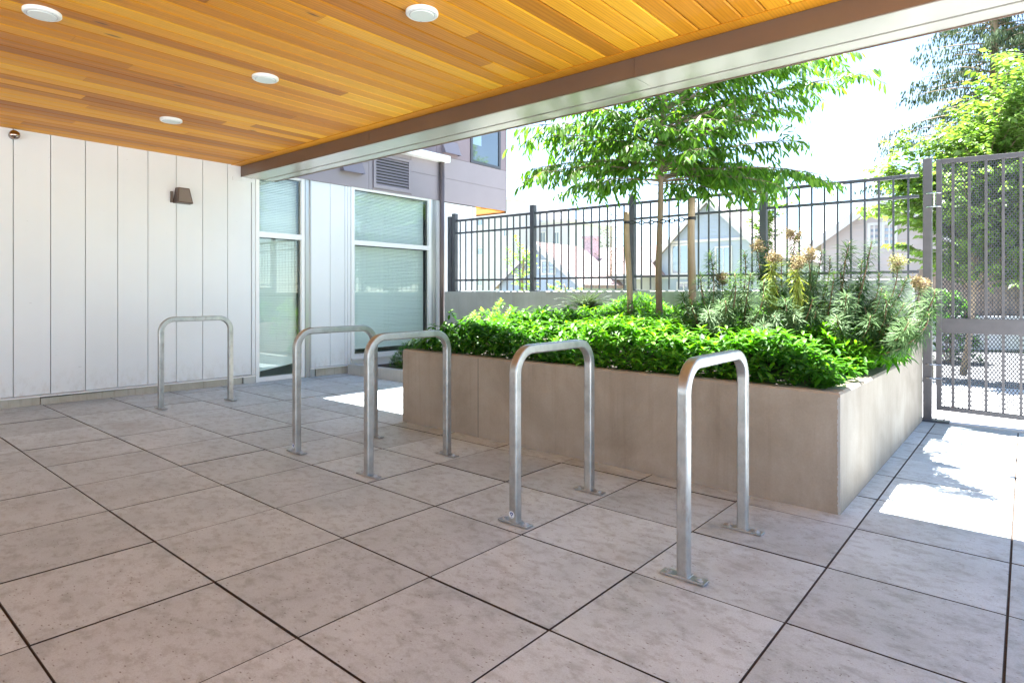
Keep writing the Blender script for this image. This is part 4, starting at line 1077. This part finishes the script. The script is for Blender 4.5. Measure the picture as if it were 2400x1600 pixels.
# drooping conifer behind
def conifer(name, lab, base, h, r_, seed, nb, sparse=False, leafL=.5, grp='conifers beyond the fence', zmin=.12):
    rs = np.random.default_rng(seed); b_ = Vector(base); o = empty(name, base, lab, 'conifer', grp)
    t_ = MB(); t_.tube([b_ + Vector((0, 0, h * i / 8)) for i in range(9)], [.018 * h * (1 - .93 * i / 8) * (.55 if sparse else 1) for i in range(9)], 8); t_.build('trunk', M['bark'], o, smooth=True)
    br = MB(); LP, LD, LV, LL_ = [], [], [], []
    for k in range(nb):
        f = zmin + (1 - zmin) * (k / nb); a = rs.uniform(0, 6.28); ln = r_ * (1 - f) ** .75 * rs.uniform(.75, 1.15) + .1
        p = b_ + Vector((0, 0, h * f)); d = Vector((math.cos(a), math.sin(a), .12 if not sparse else .25)).normalized(); pts = [p]
        n = 9
        for i in range(n):
            d = (d + Vector((0, 0, -.045 if not sparse else .03))).normalized(); pts.append(pts[-1] + d * ln / n)
        br.tube(pts, [.02 * (1 - .9 * i / n) * (ln + .5) * .5 for i in range(n + 1)], 4, cap=False)
        m = int(ln * (85 if not sparse else 12))
        for q in range(m):
            t = rs.uniform(.12, 1) * n; i = min(int(t), n - 1); p = pts[i].lerp(pts[i + 1], t - i)
            s_ = Vector((-math.sin(a), math.cos(a), 0)) * rs.choice((-1, 1))
            if sparse: dd_ = d * .6 + s_ * .8 + Vector((0, 0, rs.uniform(-.3, .3)))
            else:
                p = p + s_ * rs.uniform(0, .28) * (1.2 - t / n) + Vector((0, 0, -rs.uniform(0, .25))); dd_ = s_ * rs.uniform(0, .4) + Vector((math.cos(a) * .15, math.sin(a) * .15, -1))
            LP.append(tuple(p)); LD.append(tuple(dd_)); LV.append(rs.uniform(.0, 1)); LL_.append(leafL * rs.uniform(.5, 1.1))
    br.build('branches', M['bark'], o)
    n = len(LP); ll = np.array(LL_)
    V = leaves4(LP, LD, np.tile(UPV, (n, 1)) * .3 + rs.normal(0, .6, (n, 3)) + np.array([1, 0, 0]), ll, ll * (.34 if not sparse else .16), .05)
    leafmesh('crown', M['cedartree'], V, LF4, np.clip(LV, 0, 1), o); return n
print('cedar', conifer('cedar_tree', 'tall grey-green cedar with hanging branches rising behind the bright street tree', Bd(2330, 760, 19), 13.5, 4.6, 31, 260, leafL=.17))
conifer('spindly_conifer', 'sparse spindly conifer seen through the fence between chimney and left stake', Bd(1432, 760, 27), 6.6, 1.05, 32, 60, True, .22, grp=None, zmin=.3)

# houses
M['h_white'] = simple('pale_render', (.56, .55, .58), .8, var=.03, sc=1)
M['h_blue'] = simple('pale_blue_siding', (.38, .43, .50), .7)
M['h_beige'] = simple('beige_siding', (.50, .44, .42), .75)
M['h_roof'] = simple('brown_shingle', (.30, .215, .20), .9, var=.22, sc=9)
M['h_roof2'] = simple('grey_pink_shingle', (.32, .265, .265), .9, var=.18, sc=9)
M['h_trim'] = simple('house_trim', (.62, .60, .58), .5)
M['h_glass'] = simple('house_glass', (.30, .36, .42), .08, .3, .8)
M['h_brick'] = simple('chimney_brick', (.44, .36, .38), .9, var=.3, sc=14)
def siding(mb, x0, x1, y, ztop, z0, step=.16, out=.02):
    z = z0
    while z < ztop:
        mb.add([(x0, y - out, z), (x1, y - out, z), (x1, y - .002, z + step), (x0, y - .002, z + step)], [(0, 1, 2, 3)]); z += step
def win(mbp, x0, x1, y, z0, z1, parent, nm='window'):
    f = MB(); j = .08; f.box(x0 - j, x1 + j, y - .05, y - .001, z0 - j, z0); f.box(x0 - j, x1 + j, y - .05, y - .001, z1, z1 + j); f.box(x0 - j, x0, y - .05, y - .001, z0, z1); f.box(x1, x1 + j, y - .05, y - .001, z0, z1)
    f.box((x0 + x1) / 2 - .02, (x0 + x1) / 2 + .02, y - .045, y - .002, z0, z1)
    fo_ = f.build(nm, M['h_trim'], parent); g_ = MB(); g_.box(x0, x1, y - .02, y - .003, z0, z1); g_.build('pane', M['h_glass'], fo_); return fo_
def gable(name, lab, Y, xp, zp, xl, xr, ze, depth, wall, roof, z0=-.5, ovr=.35, sid=True, bandz=None):
    o = empty(name, ((xl + xr) / 2, Y, z0), lab, 'house', 'houses across the street')
    slL = (zp - ze) / (xp - xl); slR = (zp - ze) / (xr - xp)
    w = MB(); 
    w.add([(xl, Y, z0), (xr, Y, z0), (xr, Y, ze), (xp, Y, zp), (xl, Y, ze), (xl, Y + depth, z0), (xr, Y + depth, z0), (xr, Y + depth, ze), (xp, Y + depth, zp), (xl, Y + depth, ze)],
          [(0, 1, 2, 3, 4), (6, 5, 9, 8, 7), (1, 6, 7, 2), (5, 0, 4, 9)])
    w.build('wall', wall, o)
    if sid:
        s_ = MB(); z = z0 + .3 if bandz is None else bandz
        while z < zp - .2:
            a = xl if z < ze else xl + (z - ze) / slL; c = xr if z < ze else xr - (z - ze) / slR
            z2 = z + .17; a2 = xl if z2 < ze else xl + (z2 - ze) / slL; c2 = xr if z2 < ze else xr - (z2 - ze) / slR
            if c2 - a2 > .1: s_.add([(a, Y - .035, z), (c, Y - .035, z), (c2, Y - .006, z2), (a2, Y - .006, z2), (a, Y - .001, z), (c, Y - .001, z)], [(0, 1, 2, 3), (4, 5, 1, 0)])
            z = z2
        s_.build('siding', wall, o)
    r_ = MB(); t_ = .14
    for sgn, sl, xe in ((-1, slL, xl), (1, slR, xr)):
        xo = xe + sgn * ovr; zo = ze - ovr * sl
        r_.add([(xp, Y - ovr, zp + .02), (xo, Y - ovr, zo + .02), (xo, Y + depth + ovr, zo + .02), (xp, Y + depth + ovr, zp + .02),
                (xp, Y - ovr, zp + .02 + t_), (xo, Y - ovr, zo + .02 + t_), (xo, Y + depth + ovr, zo + .02 + t_), (xp, Y + depth + ovr, zp + .02 + t_)],
               [(0, 1, 2, 3), (7, 6, 5, 4), (1, 5, 6, 2), (2, 6, 7, 3), (0, 4, 5, 1)])
    r_.build('roof', roof, o)
    b = MB()
    for sgn, sl, xe in ((-1, slL, xl), (1, slR, xr)):
        xo = xe + sgn * (ovr + .01); zo = ze - (ovr + .01) * sl; y_ = Y - ovr - .03
        b.add([(xp, y_, zp - .12), (xo, y_, zo - .12), (xo, y_, zo + .14), (xp, y_, zp + .14), (xp, y_ + .025, zp - .12), (xo, y_ + .025, zo - .12), (xo, y_ + .025, zo + .14), (xp, y_ + .025, zp + .14)],
              [(0, 3, 2, 1), (0, 1, 5, 4), (3, 7, 6, 2)])
    b.build('bargeboard', M['h_trim'], o)
    return o
# pale blue gabled house
Y4 = 26.0
pk = at(1663, 470, Y4); el_ = at(1548, 600, Y4); slp = (pk.z - el_.z) / (pk.x - el_.x)
xr_ = 2 * pk.x - el_.x
h4 = gable('gabled_house', 'pale blue clapboard house with a steep gable behind the right stake', Y4, pk.x, pk.z, el_.x, xr_, el_.z, 9, M['h_blue'], M['h_roof2'], bandz=at(1600, 566, Y4).z)
a = at(1577, 640, Y4); b_ = at(1612, 575, Y4); win(None, a.x, b_.x, Y4, a.z, b_.z, h4)
a = at(1680, 640, Y4); b_ = at(1712, 580, Y4); win(None, a.x, b_.x, Y4, a.z, b_.z, h4)
for px in (1590, 1650, 1720):
    a = at(px, 690, Y4); b_ = at(px + 26, 664, Y4); win(None, a.x, b_.x, Y4, a.z, b_.z, h4)
bb = MB(); bb.box(el_.x, xr_, Y4 - .07, Y4 - .036, at(1600, 570, Y4).z, at(1600, 564, Y4).z); bb.box(el_.x, xr_, Y4 - .07, Y4 - .002, at(1600, 652, Y4).z, at(1600, 645, Y4).z); bb.build('trim_band', M['h_trim'], h4)
# wing to its left
a = at(1530, 545, Y4 + 2); e_2 = at(1512, 604, Y4 + 2)
w_ = empty('low_house', (at(1560, 700, Y4 + 1).x, Y4 + 1, -.5), 'small pale house with a shallow brown roof, between left stake and blue gable', 'house', 'houses across the street')
x0, x1 = at(1512, 600, Y4 + 1).x, at(1600, 600, Y4 + 1).x; ze = at(1512, 604, Y4 + 1).z; zr = at(1530, 545, Y4 + 1).z
m = MB(); m.box(x0 + .3, x1 - 1.2, Y4 + 1, Y4 + 6, -.5, ze); m.build('wall', M['h_white'], w_)
m = MB(); m.add([(x0, Y4 + .6, ze), (x1 - 1, Y4 + .6, ze), (x1 - 1, Y4 + 3.5, zr), (x0 + .6, Y4 + 3.5, zr), (x0, Y4 + 6.5, ze), (x1 - 1, Y4 + 6.5, ze)], [(0, 1, 2, 3), (3, 2, 5, 4), (0, 3, 4), (1, 5, 2)]); m.build('roof', M['h_roof2'], w_)
m = MB(); m.box(x0, x1 - 1, Y4 + .55, Y4 + .6, ze - .18, ze + .02); m.build('gutter', M['h_trim'], w_)
# beige gable
Y5 = 20.0
pk = at(2064, 470, Y5); el_ = at(1925, 568, Y5); xr_ = 2 * pk.x - el_.x
h5 = gable('gabled_house', 'beige gabled house with a small square vent, seen left of the gate post', Y5, pk.x, pk.z, el_.x, xr_, el_.z, 8, M['h_beige'], M['h_roof2'], ovr=.3, sid=True)
a = at(2041, 572, Y5); b_ = at(2058, 528, Y5); win(None, a.x, b_.x, Y5, a.z, b_.z, h5)
a = at(2074, 572, Y5); b_ = at(2096, 526, Y5); win(None, a.x, b_.x, Y5, a.z, b_.z, h5)
m = MB(); a = at(2053, 503, Y5); b_ = at(2063, 492, Y5); m.box(a.x, b_.x, Y5 - .06, Y5 - .001, a.z, b_.z); m.build('gable_vent', M['taupe2'], h5)
# brown-roofed house with blue front gable and chimney
Y2 = 24.0
h2 = empty('low_house', (at(1420, 690, Y2).x, Y2, -.5), 'low house with a long brown shingle roof and tall brick chimney', 'house', 'houses across the street')
x0, x1 = at(1215, 600, Y2).x, at(1500, 600, Y2).x; ze = at(1400, 646, Y2).z; yr = Y2 + 4; zr = at(1380, 583, yr).z
m = MB(); m.box(x0 + .3, x1 - .3, Y2, Y2 + 8, -.5, ze); m.build('wall', M['h_white'], h2)
m = MB(); m.add([(x0, Y2 - .4, ze - .05), (x1 + .3, Y2 - .4, ze - .05), (x1 - 1.1, yr, zr), (x0, yr, zr), (x0, Y2 + 8.4, ze - .05), (x1 + .3, Y2 + 8.4, ze - .05)], [(0, 1, 2, 3), (3, 2, 5, 4), (0, 3, 4), (1, 5, 2)]); rf = m.build('roof', M['h_roof'], h2)
m = MB(); c_ = at(1386, 560, Y2 + 2); m.box(c_.x - .28, c_.x + .28, Y2 + 1.7, Y2 + 2.3, 1.2, c_.z); m.box(c_.x - .34, c_.x + .34, Y2 + 1.64, Y2 + 2.36, c_.z, c_.z + .12); m.build('chimney', M['h_brick'], rf)
m = MB(); m.box(x0, x1 + .3, Y2 - .46, Y2 - .4, ze - .2, ze + .02); m.build('gutter', M['h_trim'], h2)
for px in (1350, 1385, 1425, 1462):
    a = at(px, 692, Y2); b_ = at(px + 16, 668, Y2); win(None, a.x, b_.x, Y2, a.z, b_.z, h2)
Y3 = 21.0
pk = at(1262, 576, Y3); el_ = at(1170, 668, Y3); xr_ = 2 * pk.x - el_.x
h3 = gable('gabled_house', 'small slate-blue gable with white bargeboards left of the brick chimney', Y3, pk.x, pk.z, el_.x, xr_, el_.z, 3, M['h_blue'], M['h_roof'], ovr=.25)
a = at(1272, 640, Y3); b_ = at(1300, 612, Y3); win(None, a.x, b_.x, Y3, a.z, b_.z, h3)
# tall pale blocks
def block(lab, px0, px1, pyt, Y, wins, dep=6):
    a = at(px0, pyt, Y); c = at(px1, pyt, Y)
    o = empty('tall_building', ((a.x + c.x) / 2, Y, -.5), lab, 'building', 'pale blocks behind the fence')
    m = MB(); m.box(a.x, c.x, Y, Y + dep, -.5, a.z); m.build('wall', M['h_white'], o)
    m = MB(); m.box(a.x - .15, c.x + .15, Y - .15, Y + dep, a.z + .001, a.z + .2); m.build('cornice', M['h_trim'], o)
    for (p0, p1, q0, q1) in wins:
        a = at(p0, q1, Y); c = at(p1, q0, Y); win(None, a.x, c.x, Y, a.z, c.z, o)
block('tall pale rendered building with small dark windows behind the left fence panel', 1040, 1205, 490, 32, [(1121, 1131, 515, 528), (1121, 1131, 582, 596), (1121, 1131, 655, 668), (1206 - 24, 1206 - 16, 540, 553)])
block('lower pale flat-roofed building right of the tall one, behind the second fence panel', 1208, 1332, 531, 35, [(1268, 1278, 545, 575), (1300, 1310, 545, 575)])
# wooden fence and low white wall seen through the gate
a = Bd(2150, 735, 16); c = Bd(2620, 735, 16)
wf = empty('wooden_fence', tuple((a + c) / 2), 'weathered brown board fence seen through the gate mesh', 'fence')
dv = (c - a); dv.z = 0; L_ = dv.length; dv.normalize(); nv = Vector((-dv.y, dv.x, 0))
m = MB(); k = 0
while k * .15 < L_:
    p = a + dv * (k * .15 + .07); m.obox(Vector((p.x, p.y, 1.1 + random.uniform(-.01, .01))), dv, nv, Vector((0, 0, 1)), .068, .012, .72); k += 1
M['board'] = simple('weathered_boards', (.22, .165, .135), .85, var=.25, sc=5); m.build('boards', M['board'], wf)
lw = MB(); p = (a + c) / 2 - nv * .4; lw.obox(Vector((p.x, p.y, .2)), dv, nv, Vector((0, 0, 1)), L_ / 2, .12, .42)
lw.build('low_wall', M['h_white'], label='low white wall in front of the brown board fence across the street', cat='wall')
shrub('hedge_shrub', Bd(2225, 700, 13).x, Bd(2225, 700, 13).y, .6, .5, 1.5, 150, 'dark green rounded shrub seen through the left part of the gate mesh', M['gc2'], .2, .35, 10, zb=-.25)
